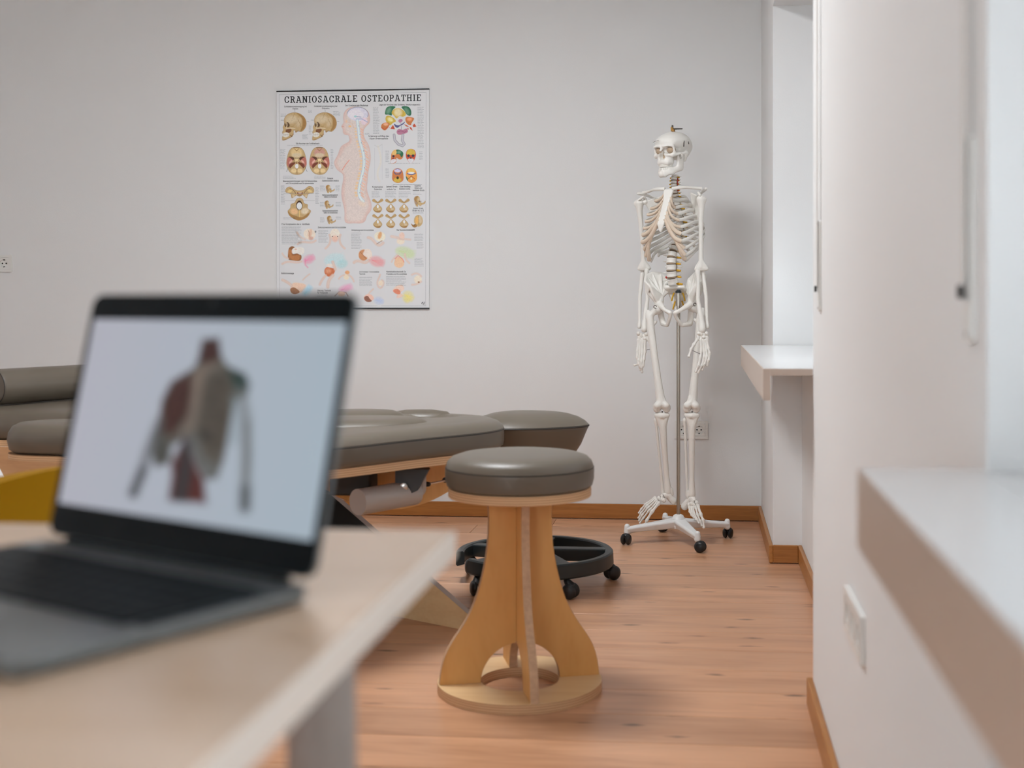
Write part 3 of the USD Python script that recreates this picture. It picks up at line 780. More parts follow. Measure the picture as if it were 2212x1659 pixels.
# four coloured skulls
pol(t([(1165, 1100), (1180, 1010), (1250, 958), (1340, 965), (1400, 1040), (1395, 1110), (1330, 1150), (1270, 1120), (1265, 1190), (1160, 1225), (1160, 1150)]), O1, .4)
pol(t([(1270, 962), (1340, 965), (1405, 1050), (1365, 1105), (1330, 1050), (1265, 1045)]), G1, .4); pol(t([(1180, 1020), (1250, 960), (1265, 1040), (1190, 1060)]), ink(218, 180, 110), .4); ell(*t([(1210, 1085)])[0], 2.4, 2.6, ink(70, 40, 60)); ell(*t([(1205, 1135)])[0], 2.4, 2, ink(150, 40, 40)); pol(t([(1165, 1160), (1265, 1160), (1250, 1195), (1165, 1225)]), ink(206, 204, 208), .4); ell(*t([(1320, 1005)])[0], 4, 3, G2, 0, 2)
pol(t([(1455, 1040), (1480, 970), (1550, 940), (1625, 965), (1652, 1040), (1640, 1120), (1600, 1190), (1550, 1230), (1505, 1190), (1460, 1110)]), R1, .4); pol(t([(1470, 1040), (1490, 970), (1550, 942), (1615, 968), (1640, 1040), (1555, 1060)]), Y1, .4); pol(t([(1490, 1150), (1610, 1150), (1590, 1200), (1550, 1230), (1515, 1200)]), ink(204, 204, 208), .4)
for s in (-1, 1):
    ell(*t([(1552 + s * 45, 1075)])[0], 2.8, 2.8, ink(40, 44, 62))
pol(t([(1552, 1095), (1570, 1135), (1535, 1135)]), ink(60, 30, 30), .3, 1, .1, False)
pol(t([(1185, 1450), (1200, 1370), (1290, 1322), (1380, 1370), (1405, 1470), (1400, 1560), (1290, 1615), (1190, 1560)]), O1, .4); ell(*t([(1290, 1560)])[0], 8, 5, Y1, 0, 1.5); ell(*t([(1290, 1515)])[0], 2.7, 3, ink(50, 40, 20)); ell(*t([(1290, 1370)])[0], 7, 4, ink(196, 190, 214), 0, .8); lin(t([(1220, 1400), (1250, 1440), (1330, 1440), (1365, 1395)]), 2, B1, .5); lin(t([(1250, 1350), (1290, 1330), (1330, 1350)]), 1, B1, .4)
pol(t([(1450, 1450), (1480, 1350), (1560, 1322), (1640, 1360), (1672, 1460), (1660, 1560), (1560, 1615), (1475, 1560)]), ink(214, 150, 70), .4); ell(*t([(1560, 1370)])[0], 8, 4.5, ink(220, 180, 96), 0, 1); ell(*t([(1560, 1420)])[0], 7, 2.6, ink(214, 216, 232), 0, .5); lin(t([(1480, 1430), (1530, 1450), (1590, 1450), (1640, 1425)]), 1.9, B1, .4); lin(t([(1560, 1480), (1500, 1535)]), 1.2, ink(150, 70, 40), .4); lin(t([(1560, 1480), (1625, 1535)]), 1.2, ink(150, 70, 40), .4); ell(*t([(1560, 1530)])[0], 2, 2.6, ink(222, 206, 160)); ell(*t([(1475, 1530)])[0], 1.4, 5, G1, -20, .6)
# treatment sketches: hands, heads, clothes
hair, lips = ink(134, 88, 54), ink(190, 140, 124)
def hands(p, w=3.5):
    lin(spline(p, 14), w, ink(204, 180, 168), 1.2, .8); lin(spline(p, 14), w * .45, ink(208, 192, 182), 1, .8)
def brush(u, v, ru, rv, c, deg, n=7):
    ell(u, v, ru, rv, c, deg, 3.0, .55)
    q = math.radians(deg)
    for k in range(n):
        a = (k / (n - 1) - .5) * 1.5
        lin([(u - ru * .6 * math.cos(q), v - ru * .6 * math.sin(q)), (u + ru * 1.15 * math.cos(q + a * .6), v + ru * 1.15 * math.sin(q + a * .6))], 1.2, c, 1.0, .4)
t = lambda p: T((595, 480), 9.218, p)
ell(*t([(680, 240)])[0], 13, 12, ink(222, 206, 192), 20, .9); ell(*t([(690, 220)])[0], 4, 9, orange, 15, 1.5, .8); lin(t([(650, 150), (680, 220), (690, 300)]), .9, hair, .5, .7); ell(*t([(710, 320)])[0], 5, 4, lips, 0, 1.5, .7)
hands(t([(430, 200), (500, 290), (590, 340)])); hands(t([(440, 435), (600, 395), (720, 400), (800, 365)]), 4.5); ell(*t([(800, 190)])[0], 1.6, 2.4, ink(120, 120, 120), 20, .8)
pol(t([(255, 740), (250, 600), (270, 510), (340, 480), (380, 500), (330, 540), (340, 630), (420, 620), (505, 650), (500, 750), (350, 760)]), hair, .6); pol(t([(270, 700), (290, 540), (320, 560), (330, 650), (480, 660), (480, 720)]), ink(186, 124, 74), 2, .7)
pol(t([(335, 540), (420, 500), (560, 520), (570, 600), (500, 650), (420, 620), (345, 620)]), ink(228, 214, 208), .8); ell(*t([(400, 540)])[0], 2.5, 1.5, lips, 0, .8, .7)
hands(t([(130, 620), (200, 700), (250, 720)])); hands(t([(130, 830), (300, 790), (420, 800), (510, 780)]), 4.5); brush(*t([(660, 740)])[0], 13, 9, ink(218, 130, 164), -25); lin(t([(590, 740), (590, 850), (640, 900)]), 2.6, ink(214, 110, 154), 1.4, .6)
ell(*t([(1190, 240)])[0], 10.5, 12, ink(222, 208, 196), 0, .8); ell(*t([(1190, 330)])[0], 7, 7, ink(224, 178, 160), 0, 2, .8)
for s in (-1, 1):
    ell(*t([(1190 + s * 52, 285)])[0], 1.2, 1.0, ink(50, 40, 36)); hands(t([(1190 + s * 190, 520), (1190 + s * 100, 400), (1190 + s * 110, 250)]), 4.5)
brush(*t([(1170, 740)])[0], 22, 13, ink(176, 208, 212), -12); ell(*t([(1330, 830)])[0], 12, 9, ink(156, 200, 202), -20, 3, .6)
pol(t([(975, 950), (1010, 900), (1120, 910), (1180, 930), (1170, 1010), (1040, 1080), (985, 1030)]), ink(190, 108, 70), .8); ell(*t([(1050, 970)])[0], 6, 5, ink(206, 150, 120), 0, 2.5, .8); ell(*t([(1080, 860)])[0], 7, 4, ink(228, 212, 206), 0, 1)
hands(t([(1140, 790), (1170, 880), (1190, 940)]), 6); hands(t([(880, 1240), (940, 1130), (1000, 1060)]), 5); hands(t([(1040, 1290), (1060, 1170), (1140, 1060)]), 7)
ell(*t([(1410, 1090)])[0], 6, 6, ink(226, 206, 186), 0, 1); hands(t([(1260, 1130), (1320, 1070), (1370, 1050)]), 3); hands(t([(1560, 1180), (1510, 1090), (1440, 1040)]), 3.5); ell(*t([(1430, 1000)])[0], 5, 4, ink(212, 158, 110), 0, 1.2)
brush(*t([(1390, 1320)])[0], 15, 8, ink(212, 138, 176), -20); lin(t([(1180, 1470), (1260, 1390), (1400, 1400), (1440, 1470)]), 2.2, ink(140, 104, 84), 1, .7); ell(*t([(1310, 1430)])[0], 8, 5, ink(220, 186, 166), 0, 1.2)
pol(t([(290, 1360), (330, 1220), (480, 1210), (600, 1260), (560, 1350), (440, 1420), (330, 1420)]), ink(222, 190, 170), .9); pol(t([(285, 1330), (330, 1300), (420, 1330), (470, 1390), (400, 1430), (310, 1410)]), ink(146, 96, 60), .8, .9)
hands(t([(130, 1150), (230, 1200), (310, 1260)]), 6); hands(t([(540, 1150), (600, 1090), (680, 1030)]), 2.5); brush(*t([(620, 1370)])[0], 13, 8, ink(150, 196, 214), -50)
t = lambda p: T((750, 480), 8.73, p)
ell(*t([(620, 270)])[0], 12, 10.5, ink(224, 212, 196), 15, .9); ell(*t([(620, 250)])[0], 4, 8, ink(206, 152, 96), 15, 1.5, .9); hands(t([(400, 290), (500, 350), (580, 430), (680, 390)]), 6); lin(t([(560, 410), (660, 350)]), 1.5, hair, .8, .8)
ell(*t([(1010, 360)])[0], 8.5, 7, ink(226, 206, 190), 0, 1); hands(t([(840, 270), (940, 290), (1050, 320)]), 6); hands(t([(1190, 330), (1100, 320), (1000, 300)]), 4); pol(t([(980, 250), (1040, 190), (1085, 260), (1060, 310)]), ink(224, 190, 176), 1)
pol(t([(215, 640), (240, 540), (320, 510), (420, 510), (470, 590), (450, 690), (340, 700), (240, 680)]), ink(226, 206, 196), .9); pol(t([(220, 600), (250, 540), (330, 520), (300, 600), (380, 680), (340, 720), (240, 690)]), ink(190, 128, 76), 1, .9); lin(t([(250, 560), (300, 620), (360, 690)]), 1, hair, .6, .7)
hands(t([(130, 760), (250, 740), (330, 760), (410, 720)]), 6); brush(*t([(560, 740)])[0], 16, 11, ink(222, 130, 134), 15)
brush(*t([(1090, 570)])[0], 21, 12, ink(186, 204, 146), 15); pol(t([(890, 740), (940, 660), (1000, 660), (1070, 740), (1060, 820), (980, 860), (900, 820)]), ink(222, 182, 150), .7); lin(t([(900, 690), (960, 630), (1040, 690), (1070, 750)]), 1.8, ink(210, 110, 96), .8, .8); hands(t([(1170, 770), (1110, 700), (1090, 600)]), 4); hands(t([(840, 750), (880, 680), (940, 620)]), 3)
hands(t([(620, 990), (580, 1090), (570, 1180), (620, 1240), (680, 1180), (650, 1090)]), 3.5); ell(*t([(630, 1150)])[0], 5, 6, ink(224, 204, 186), 0, 1)
ell(*t([(1330, 1080)])[0], 8, 9, ink(226, 208, 190), 0, 1); hands(t([(1220, 990), (1320, 970), (1390, 1020)]), 4); hands(t([(1220, 1180), (1320, 1160), (1390, 1120)]), 4); ell(*t([(1345, 1130)])[0], 2, 1.5, hair, 0, .8)
hands(t([(490, 1260), (420, 1330), (380, 1380)]), 3); pol(t([(310, 1420), (350, 1370), (470, 1380), (500, 1440), (440, 1490), (350, 1490)]), ink(222, 182, 168), .8); pol(t([(325, 1410), (380, 1390), (430, 1450), (460, 1480), (360, 1495)]), ink(120, 70, 52), .7, .9); brush(*t([(590, 1480)])[0], 10, 8, ink(168, 184, 212), 15)
pol(t([(860, 1300), (920, 1210), (1050, 1200), (1060, 1280), (1000, 1330), (1050, 1380), (1000, 1420), (930, 1420), (940, 1350)]), ink(226, 192, 178), .9); pol(t([(865, 1290), (940, 1260), (1000, 1310), (1000, 1340), (900, 1340)]), ink(206, 120, 90), .8, .9); brush(*t([(1140, 1400)])[0], 12, 12, ink(214, 204, 120), 30, 9); ell(*t([(1130, 1440)])[0], 7, 9, ink(212, 200, 110), 20, 3, .6)
# publisher's mark: the two joined strokes
lin(spline([(911.0, 656.6), (910.6, 654.2), (912.4, 653), (913.3, 655.2), (914.4, 656.6), (915.8, 655.6), (916.4, 652)], 16), 1.0, ink(26, 26, 28), .3); lin([(913.0, 651.6), (913.5, 653.4)], .7, ink(40, 40, 42), .3); lin([(912.6, 658.4), (916.6, 658.8)], .55, ink(90, 90, 92), .3)

# cut the canvas into one mesh for each drawing
from scipy import ndimage
lab, nl = ndimage.label(ndimage.binary_dilation(INK > .02, iterations=2))
gx, gz = chart_xz(UU, VV)
sz = np.bincount(lab.ravel(), minlength=nl + 1)[1:]
boxes_ = ndimage.find_objects(lab)
for k in range(1, nl + 1):
    if sz[k - 1] < 25:
        continue
    s = boxes_[k - 1]
    m = (lab[s] == k)
    q = m[:-1, :-1] & m[1:, :-1] & m[:-1, 1:] & m[1:, 1:]
    if not q.any():
        continue
    idx = np.full(m.shape, -1); need = np.zeros(m.shape, bool)
    for a in (0, 1):
        for b in (0, 1):
            need[a:m.shape[0] - 1 + a, b:m.shape[1] - 1 + b] |= q
    idx[need] = np.arange(need.sum())
    P = np.stack([gx[s][need] - CO[0], np.full(need.sum(), YP - .0014 - CO[1]), gz[s][need] - CO[2]], 1)
    F = np.stack([idx[:-1, :-1][q], idx[1:, :-1][q], idx[1:, 1:][q], idx[:-1, 1:][q]], 1)
    obj('drawing', (P, F), 'print_tint', chart, col=CAN[s][need])

# ------------------------------------------------------------------ sockets and strap winders
def socket_plate(name, label, n, o, ex, kinds, w1=.071, W=None, h=.081):
    """n gangs side by side, centre o, ex along the wall, facing out of the wall."""
    W = W or w1 * n + .010
    t = thing(name, label, 'power socket', o)
    ex = np.array(ex, float); ez = np.array([0, 0, 1.0]); en = np.cross(ex, ez)
    F = lambda m: frame(m, (0, 0, 0), ex, ez)
    def rb(w, hh, z0, z1, r):
        return extrude(sbox(-w / 2, -hh / 2, w / 2, hh / 2).buffer(-r).buffer(r, 6), z1 - z0, z0)
    plate = sbox(-W / 2, -h / 2, W / 2, h / 2).buffer(-.004).buffer(.004, 6)
    holes = [sbox(-.028, -.028, .028, .028) for _ in range(n)]
    xs = [(i - (n - 1) / 2) * w1 for i in range(n)]
    for x in xs:
        plate = plate.difference(affinity.translate(sbox(-.0278, -.0278, .0278, .0278), x, 0))
    obj('cover_plate', F(extrude(plate, .0095)), 'white_plastic', t)
    for x, k in zip(xs, kinds):
        if k == 's':
            ins = sbox(-.0272, -.0272, .0272, .0272).difference(Point(0, 0).buffer(.0195, 24))
            g = obj('socket_insert', F(mv(extrude(ins, .008), x, 0, 0)), 'white_plastic', t)
            obj('well', F(mv(extrude(Point(0, 0).buffer(.0195, 24), .0015), x, 0, .0005)), 'white_plastic', g)
            for s in (-1, 1):
                obj('pin_hole', F(mv(extrude(Point(s * .0095, 0).buffer(.0034, 8), .0006), x, 0, .002)), 'slot_dark', g)
                obj('earth_clip', F(mv(extrude(sbox(-.003, s * .0175 - .003, .003, s * .0175 + .003), .004), x, 0, .002)), 'slot_dark', g)
        else:
            g = obj('rocker', F(mv(rb(.054, .054, 0, .010, .002), x, 0, 0)), 'white_plastic', t)
    return t
socket_plate('wall_socket', 'white double power socket low on the wall behind the shins of the skeleton', 2, ((-.0415), YB, .415), (1, 0, 0), 'ss')
socket_plate('wall_socket', 'white power socket high on the wall at the edge of the picture, beyond the laptop', 2, at(28, 569, Y=YB) - np.array([.078, 0, 0]), (1, 0, 0), 'ss')
socket_plate('wall_socket', 'white triple socket plate low on the wall between the two window bays', 3, (XW, 2.245, .428), (0, -1, 0), 'sss', w1=.077, h=.083)
for i, (y, zc_) in enumerate(((2.905, 1.084), (1.300, 1.064))):
    t = thing('strap_winder', ('roller shutter strap winder beside the window bay with the skeleton', 'blurred roller shutter strap winder beside the nearer window bay')[i], 'strap winder', (XW, y, 0))
    pl = sbox(-.018, -.105, .018, .105).buffer(-.008).buffer(.008, 6).difference(sbox(-.0095, -.062, .0095, -.040))
    Fm = lambda m: frame(m, (0, 0, zc_), (0, -1, 0), (0, 0, 1))
    obj('cover_plate', Fm(extrude(pl, .006)), 'white_plastic', t)
    obj('slot', Fm(extrude(sbox(-.0095, -.062, .0095, -.040), .002)), 'slot_dark', t)
    for zz in (-.097, .097):
        obj('screw', Fm(mv(lathe([(0, 0), (.0035, 0), (.003, .0012), (0, .0012)], 10), 0, zz, .006)), 'slot_grey', t)
    obj('strap', bx(-.0095, -.0075, -.0075, .0075, zc_ - .052, ZL + .22), 'strap_grey', t)
    obj('strap_clip', bx(-.0145, -.0095, -.006, .006, zc_ - .060, zc_ - .046, .001, 1), 'slot_dark', t)
    obj('strap_guide', bx(-.02, 0, -.014, .014, ZL + .2, ZL + .26, .004), 'white_plastic', t)

# ------------------------------------------------------------------ anatomical skeleton on a wheeled stand
plain('bone', (.84, .815, .765), .42, bump=.05, scale=300., spec=.45)
plain('bone_joint', (.74, .66, .57), .5)
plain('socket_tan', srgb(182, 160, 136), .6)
plain('cartilage_tan', srgb(226, 208, 188), .5)
plain('disc_brown', srgb(150, 130, 108), .55)
plain('nerve_yellow', srgb(214, 164, 30), .5)
plain('artery_red', srgb(176, 34, 30), .5)
plain('tooth', (.82, .80, .74), .3)
plain('wire_dark', (.08, .07, .06), .4, metal=.6)
plain('brass', srgb(150, 112, 60), .35, metal=.8)
plain('stand_white', (.82, .83, .83), .35)
SKO = np.array([-.0915, 5.19, 0.0])
sk = thing('skeleton_model', 'life-size white anatomical skeleton hanging on a wheeled metal stand in the corner', 'skeleton model', SKO)
def at_sk(px, py, dy=0.0):
    """Point of the skeleton measured in the photograph, dy metres behind (+) or in front of (-) the pole."""
    return at(px, py, Y=SKO[1] + dy) - SKO
def turn(t, deg, o=(0, 0, 0)):
    """Body axes (x its left, y its back, z up) into the room: turned by deg towards the left of the picture."""
    t = t.copy(); rot(t, -deg, (0, 0, 1)); t.apply_translation(o)
    return t
def tp(p, deg, o):
    c, s = math.cos(math.radians(deg)), math.sin(math.radians(deg))
    p = np.asarray(p, float)
    return np.stack([p[..., 0] * c + p[..., 1] * s, -p[..., 0] * s + p[..., 1] * c, p[..., 2]], -1) + np.array(o)
def bone(name, t, parent=None, mat='bone', sm=50, label=None):
    return obj(name, t, mat, sk if parent is None else parent, smooth=sm, label=label)

# skull, life size in its own axes, then scaled
def skull_f(G):
    X = np.abs(G[..., 0]); S = np.stack([X, G[..., 1], G[..., 2]], -1)
    d = s_ell(S, (0, .012, .052), (.069, .089, .068))
    d = smin(d, s_ell(S, (0, -.035, .048), (.058, .047, .050)), .02)
    d = smin(d, s_ell(S, (0, .06, .028), (.055, .045, .048)), .02)
    d = smin(d, s_ell(S, (0, .02, -.004), (.050, .062, .026)), .02)
    d = smax(d, -(s_ell(S, (.086, -.052, .02), (.026, .04, .045))), .02)          # temples
    d = smin(d, s_ell(S, (0, -.058, -.028), (.036, .029, .034)), .012)
    d = smin(d, s_cap(S, (0, -.078, .03), (0, -.094, .004), .007, .006), .008)
    d = smin(d, s_cap(S, (.008, -.083, .031), (.044, -.070, .031), .0075, .008), .008)
    d = smin(d, s_cap(S, (.048, -.066, .03), (.050, -.058, -.004), .0065), .006)
    d = smin(d, s_cap(S, (.012, -.080, -.008), (.044, -.066, -.012), .0075, .009), .008)
    d = smin(d, s_cap(S, (.044, -.064, -.012), (.062, -.036, -.009), .0095, .007), .006)
    d = smin(d, s_cap(S, (.062, -.036, -.009), (.067, .002, -.004), .0055), .005)
    d = smin(d, s_cap(S, (.054, .022, -.004), (.050, .016, -.034), .012, .007), .008)
    d = smin(d, s_cap(S, (0, -.080, -.040), (.018, -.074, -.044), .0088), .014)
    d = smin(d, s_cap(S, (.018, -.074, -.044), (.027, -.05, -.044), .0088), .014)
    d = smax(d, -s_ell(S, (.0305, -.086, .011), (.0198, .038, .0178)), .004)
    pear = smin(s_ell(S, (.004, -.095, -.010), (.0085, .036, .017)), s_ell(S, (.006, -.094, -.021), (.0100, .034, .010)), .004)
    d = smax(d, -pear, .003)
    d = smax(d, -s_ell(S, (.060, -.030, -.030), (.022, .026, .020)), .005)        # under the cheek bone
    d = smax(d, -s_cap(S, (.050, -.048, .012), (.056, -.030, .010), .010), .006)
    return d
SS = .935
SKP, SKY = at_sk(1453.5, 331, -.02) , 34
skm = sdf_mesh(skull_f, (-.085, -.115, -.066), (.085, .115, .13), .0024)
trimesh.smoothing.filter_taubin(skm, iterations=4)
def place_skull(t):
    t = t.copy(); v = np.array(t.vertices); v[:, 2] = np.where(v[:, 2] > .018, .018 + (v[:, 2] - .018) * .76, v[:, 2]); t.vertices = v
    t.apply_scale(SS); rot(t, 4, (1, 0, 0))
    return turn(t, SKY, SKP)
skull = bone('skull', place_skull(skm), sm=60)
def jaw_f(G):
    X = np.abs(G[..., 0]); S = np.stack([X, G[..., 1], G[..., 2]], -1)
    S2 = S * np.array([1.35, 1, 1])
    e = lambda x, y, z: (x * 1.35, y, z)
    d = s_cap(S2, e(.052, -.004, -.012), e(.048, -.010, -.066), .009, .013)
    d = smin(d, s_cap(S2, e(.050, -.030, -.018), e(.047, -.024, -.062), .006, .014), .014)
    d = smin(d, s_cap(S2, e(.047, -.014, -.070), e(.032, -.056, -.086), .011, .0105), .01)
    d = smin(d, s_cap(S2, e(.032, -.056, -.086), e(.010, -.082, -.092), .0105, .012), .01)
    d = smin(d, s_cap(S2, e(0, -.084, -.098), e(.012, -.082, -.098), .0095), .01)
    d = smin(d, s_cap(S2, e(.042, -.032, -.068), e(.026, -.062, -.074), .008), .01)
    d = smin(d, s_cap(S2, e(.026, -.062, -.074), e(0, -.081, -.078), .008), .01)
    return smax(d, -s_cap(S2, e(.050, -.017, -.006), e(.050, -.017, -.022), .007), .004)
jm = sdf_mesh(jaw_f, (-.066, -.105, -.115), (.066, .02, .005), .0024)
trimesh.smoothing.filter_taubin(jm, iterations=4)
bone('jawbone', place_skull(jm), skull, sm=60)
for up in (1, 0):
    for k in range(14):
        a = math.radians(-84 + k * 168 / 13)
        x, y = .0265 * math.sin(a) * 1.05, -.050 - .035 * math.cos(a)
        w = .0036 if 3 < k < 10 else .0042
        z0, z1 = (-.0635, -.050) if up else (-.0775, -.0645)
        tb = bx(-w, w, -.003, .003, z0, z1, .0022)
        rot(tb, math.degrees(a), (0, 0, 1)); tb.apply_translation((x, y + (.0015 if not up else 0), 0))
        obj('tooth', place_skull(tb), 'tooth', skull, smooth=50)
for nm, a, b, r, m in (('suture_bar', (.0665, -.006, .058), (.071, -.016, .026), .0022, 'wire_dark'), ('clasp', (.0675, .026, .056), (.0695, .026, .042), .0018, 'wire_dark')):
    obj(nm, place_skull(hull((a, r), (b, r))), m, skull, smooth=40)
sp_ = spline([(-.052, -.0735, .058), (-.034, -.0835, .064), (-.012, -.0880, .067)], 10)
obj('cut_line', place_skull(tube(sp_, .0009, 6)), 'wire_dark', skull)
top = SKP + np.array([.002, .01, .0905])
hk = obj('hanging_hook', cat_(hull((top, .007), (top + (0, 0, .008), .0062)), bx(top[0] - .011, top[0] - .001, top[1] - .006, top[1] + .006, top[2] + .002, top[2] + .019, .002)), 'brass', sk, smooth=40)
obj('hook_pin', cat_(hull((top + (0, 0, .012), .0034), (top + (.036, -.004, .0115), .0026)), hull((top + (-.004, 0, .018), .0042), (top + (-.004, 0, .025), .0038))), 'wire_dark', hk, smooth=40)

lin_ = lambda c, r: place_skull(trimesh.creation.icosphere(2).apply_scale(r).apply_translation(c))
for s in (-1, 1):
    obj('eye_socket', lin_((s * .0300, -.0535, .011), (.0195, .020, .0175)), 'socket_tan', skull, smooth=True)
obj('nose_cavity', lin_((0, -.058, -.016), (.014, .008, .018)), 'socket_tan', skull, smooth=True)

# spine: bodies follow a curve measured in the photograph
spine_px = [(1457, 376, .030), (1455.5, 390, .028), (1456, 404, .026), (1460, 424, .036), (1465, 452, .052), (1468.5, 480, .058), (1466, 508, .046), (1458, 532, .020), (1451.5, 554, -.002), (1450, 575, -.010), (1451, 595, -.008), (1456, 614, .006)]
SPN = spline([at_sk(a, b, c) for a, b, c in spine_px], 200)
zq = SPN[:, 2]
def spine_at(z):
    i = int(np.argmin(np.abs(zq - z))); j = min(max(i, 1), 198)
    tg = SPN[j - 1] - SPN[j + 1]
    return SPN[i], tg / np.linalg.norm(tg)
z_top, z_bot = SPN[0][2], SPN[-1][2]
hts = [.0155] * 7 + list(np.linspace(.0195, .0255, 12)) + list(np.linspace(.030, .0335, 5))
sc = (z_top - z_bot) / sum(hts)
def vertebra(w, dp, h, tw, sl, sdown, neck=False):
    """Body, arch, two wings, spine; w half width, dp half depth, h height."""
    b = lathe([(0, -h / 2), (w * .96, -h / 2), (w, -h * .42), (w * .91, -h * .1), (w * .91, h * .1), (w, h * .42), (w * .96, h / 2), (0, h / 2)], 20)
    b.vertices[:, 1] *= dp / w
    y0 = dp * .8
    arch = chain(seq(((w * .6, y0 * .8, h * .12), h * .17), ((w * .62, y0 + .012, h * .08), h * .17), ((0, y0 + .021, 0), h * .2))
                 + seq(((-w * .6, y0 * .8, h * .12), h * .17), ((-w * .62, y0 + .012, h * .08), h * .17), ((0, y0 + .021, 0), h * .2))
                 + seq(((0, y0 + .019, 0), h * .2), ((0, y0 + .02 + sl, -sdown), h * .15))
                 + seq(((w * .6, y0 + .008, h * .1), h * .17), ((tw, y0 + .014, h * .16), h * .14))
                 + seq(((-w * .6, y0 + .008, h * .1), h * .17), ((-tw, y0 + .014, h * .16), h * .14))
                 + [[((w * .62, y0 + .012, h * .5), h * .16), ((w * .62, y0 + .013, -h * .45), h * .16)], [((-w * .62, y0 + .012, h * .5), h * .16), ((-w * .62, y0 + .013, -h * .45), h * .16)]], None, 0)
    return cat_(b, arch)
z = z_top
VT = []
def yaw_at(i):
    return 26 if i < 7 else 28 if i < 17 else 28 - (i - 16) * 2.0
for i, h in enumerate(hts):
    hh = h * sc
    c, tg = spine_at(z - hh / 2)
    if i < 7:
        w, dp, tw, sl, sd, gap = .0125, .0095, .022, .014 if i < 6 else .024, .004, .24
    elif i < 19:
        q = (i - 7) / 11
        w, dp, tw, sl, sd, gap = .0125 + .005 * q, .0125 + .003 * q, .031 - .008 * q, .026, .018 - .008 * q, .17
    else:
        q = (i - 19) / 4
        w, dp, tw, sl, sd, gap = .0205 + .0025 * q, .0165, .037, .024, .004, .24
    m = vertebra(w, dp, hh * (1 - gap), tw, sl, sd)
    R = trimesh.geometry.align_vectors((0, 0, 1), tg)
    yw = yaw_at(i)
    rot(m, -yw, (0, 0, 1)); m.apply_transform(R); m.apply_translation(c)
    v = bone('vertebra', m, sm=40)
    dd = lathe([(0, -hh * gap / 2), (w * .93, -hh * gap / 2), (w * .97, 0), (w * .93, hh * gap / 2), (0, hh * gap / 2)], 20); dd.vertices[:, 1] *= dp / w
    rot(dd, -yw, (0, 0, 1)); dd.apply_transform(R); dd.apply_translation(c - tg * hh / 2)
    if i < 23:
        obj('disc', dd, 'disc_brown', v, smooth=40)
    for s in (-1, 1):
        if i >= 7 and s < 0:
            continue
        a = tp((s * w * .7, dp * .9, -hh * .42), yw, c); b = tp((s * (w + (.008 if i < 7 else .013)), dp * .6 + (0 if i < 7 else .004), -hh * (.62 if i < 7 else .5)), yw, c)
        obj('nerve', hull((a, hh * .18), (b, hh * (.24 if i < 7 else .14))), 'nerve_yellow', v, smooth=50)
        if i in (1, 2, 4) and s > 0:
            a2 = tp((s * (w + .0045), dp * .2, 0), yw, c); b2 = tp((s * (w + .0045), dp * .2, -hh * .9), yw, c)
            obj('artery', hull((a2, .0022), (b2, .0022)), 'artery_red', v, smooth=50)
    VT.append((c, yw, w, dp, hh))
    z -= hh
c, yw, w, dp, hh = VT[22]
obj('disc_bulge', hull((tp((-w * .96, -dp * .3, -hh * .5), yw, c), .0042), (tp((-w * .9, -dp * .3, -hh * .6), yw, c), .003)), 'artery_red', sk, smooth=50, label='small red bulge on a lower disc')

# breast bone and ribs
TH = 28
ster = [at_sk(1444.5, 411, -.098), at_sk(1440.5, 433, -.110), at_sk(1434.5, 455, -.119), at_sk(1427.5, 484, -.126), at_sk(1427, 499, -.124)]
wd = [.023, .0155, .0150, .0165, .004]
gs = []
lx = tp((1, 0, 0), TH, (0, 0, 0))
for a, b, wa, wb in zip(ster[:-1], ster[1:], wd[:-1], wd[1:]):
    gs.append([(a + lx * (wa - .005), .0052), (a - lx * (wa - .005), .0052), (b + lx * (max(wb, .006) - .005), .0050), (b - lx * (max(wb, .006) - .005), .0050)])
bone('breastbone', chain(gs, .006, 6))
SP = spline(ster, 40)
mid = (SP[20] + VT[12][0]) / 2
half_w = [.047, .070, .087, .098, .106, .112, .115, .116, .114, .106, .090, .066]
drop_s = [.012, .020, .026, .032, .038, .045, .052, .058, .062, .060, .045, .030]
ster_t = [.06, .20, .32, .43, .54, .64, .72, None, None, None, None, None]
rib_mid = []
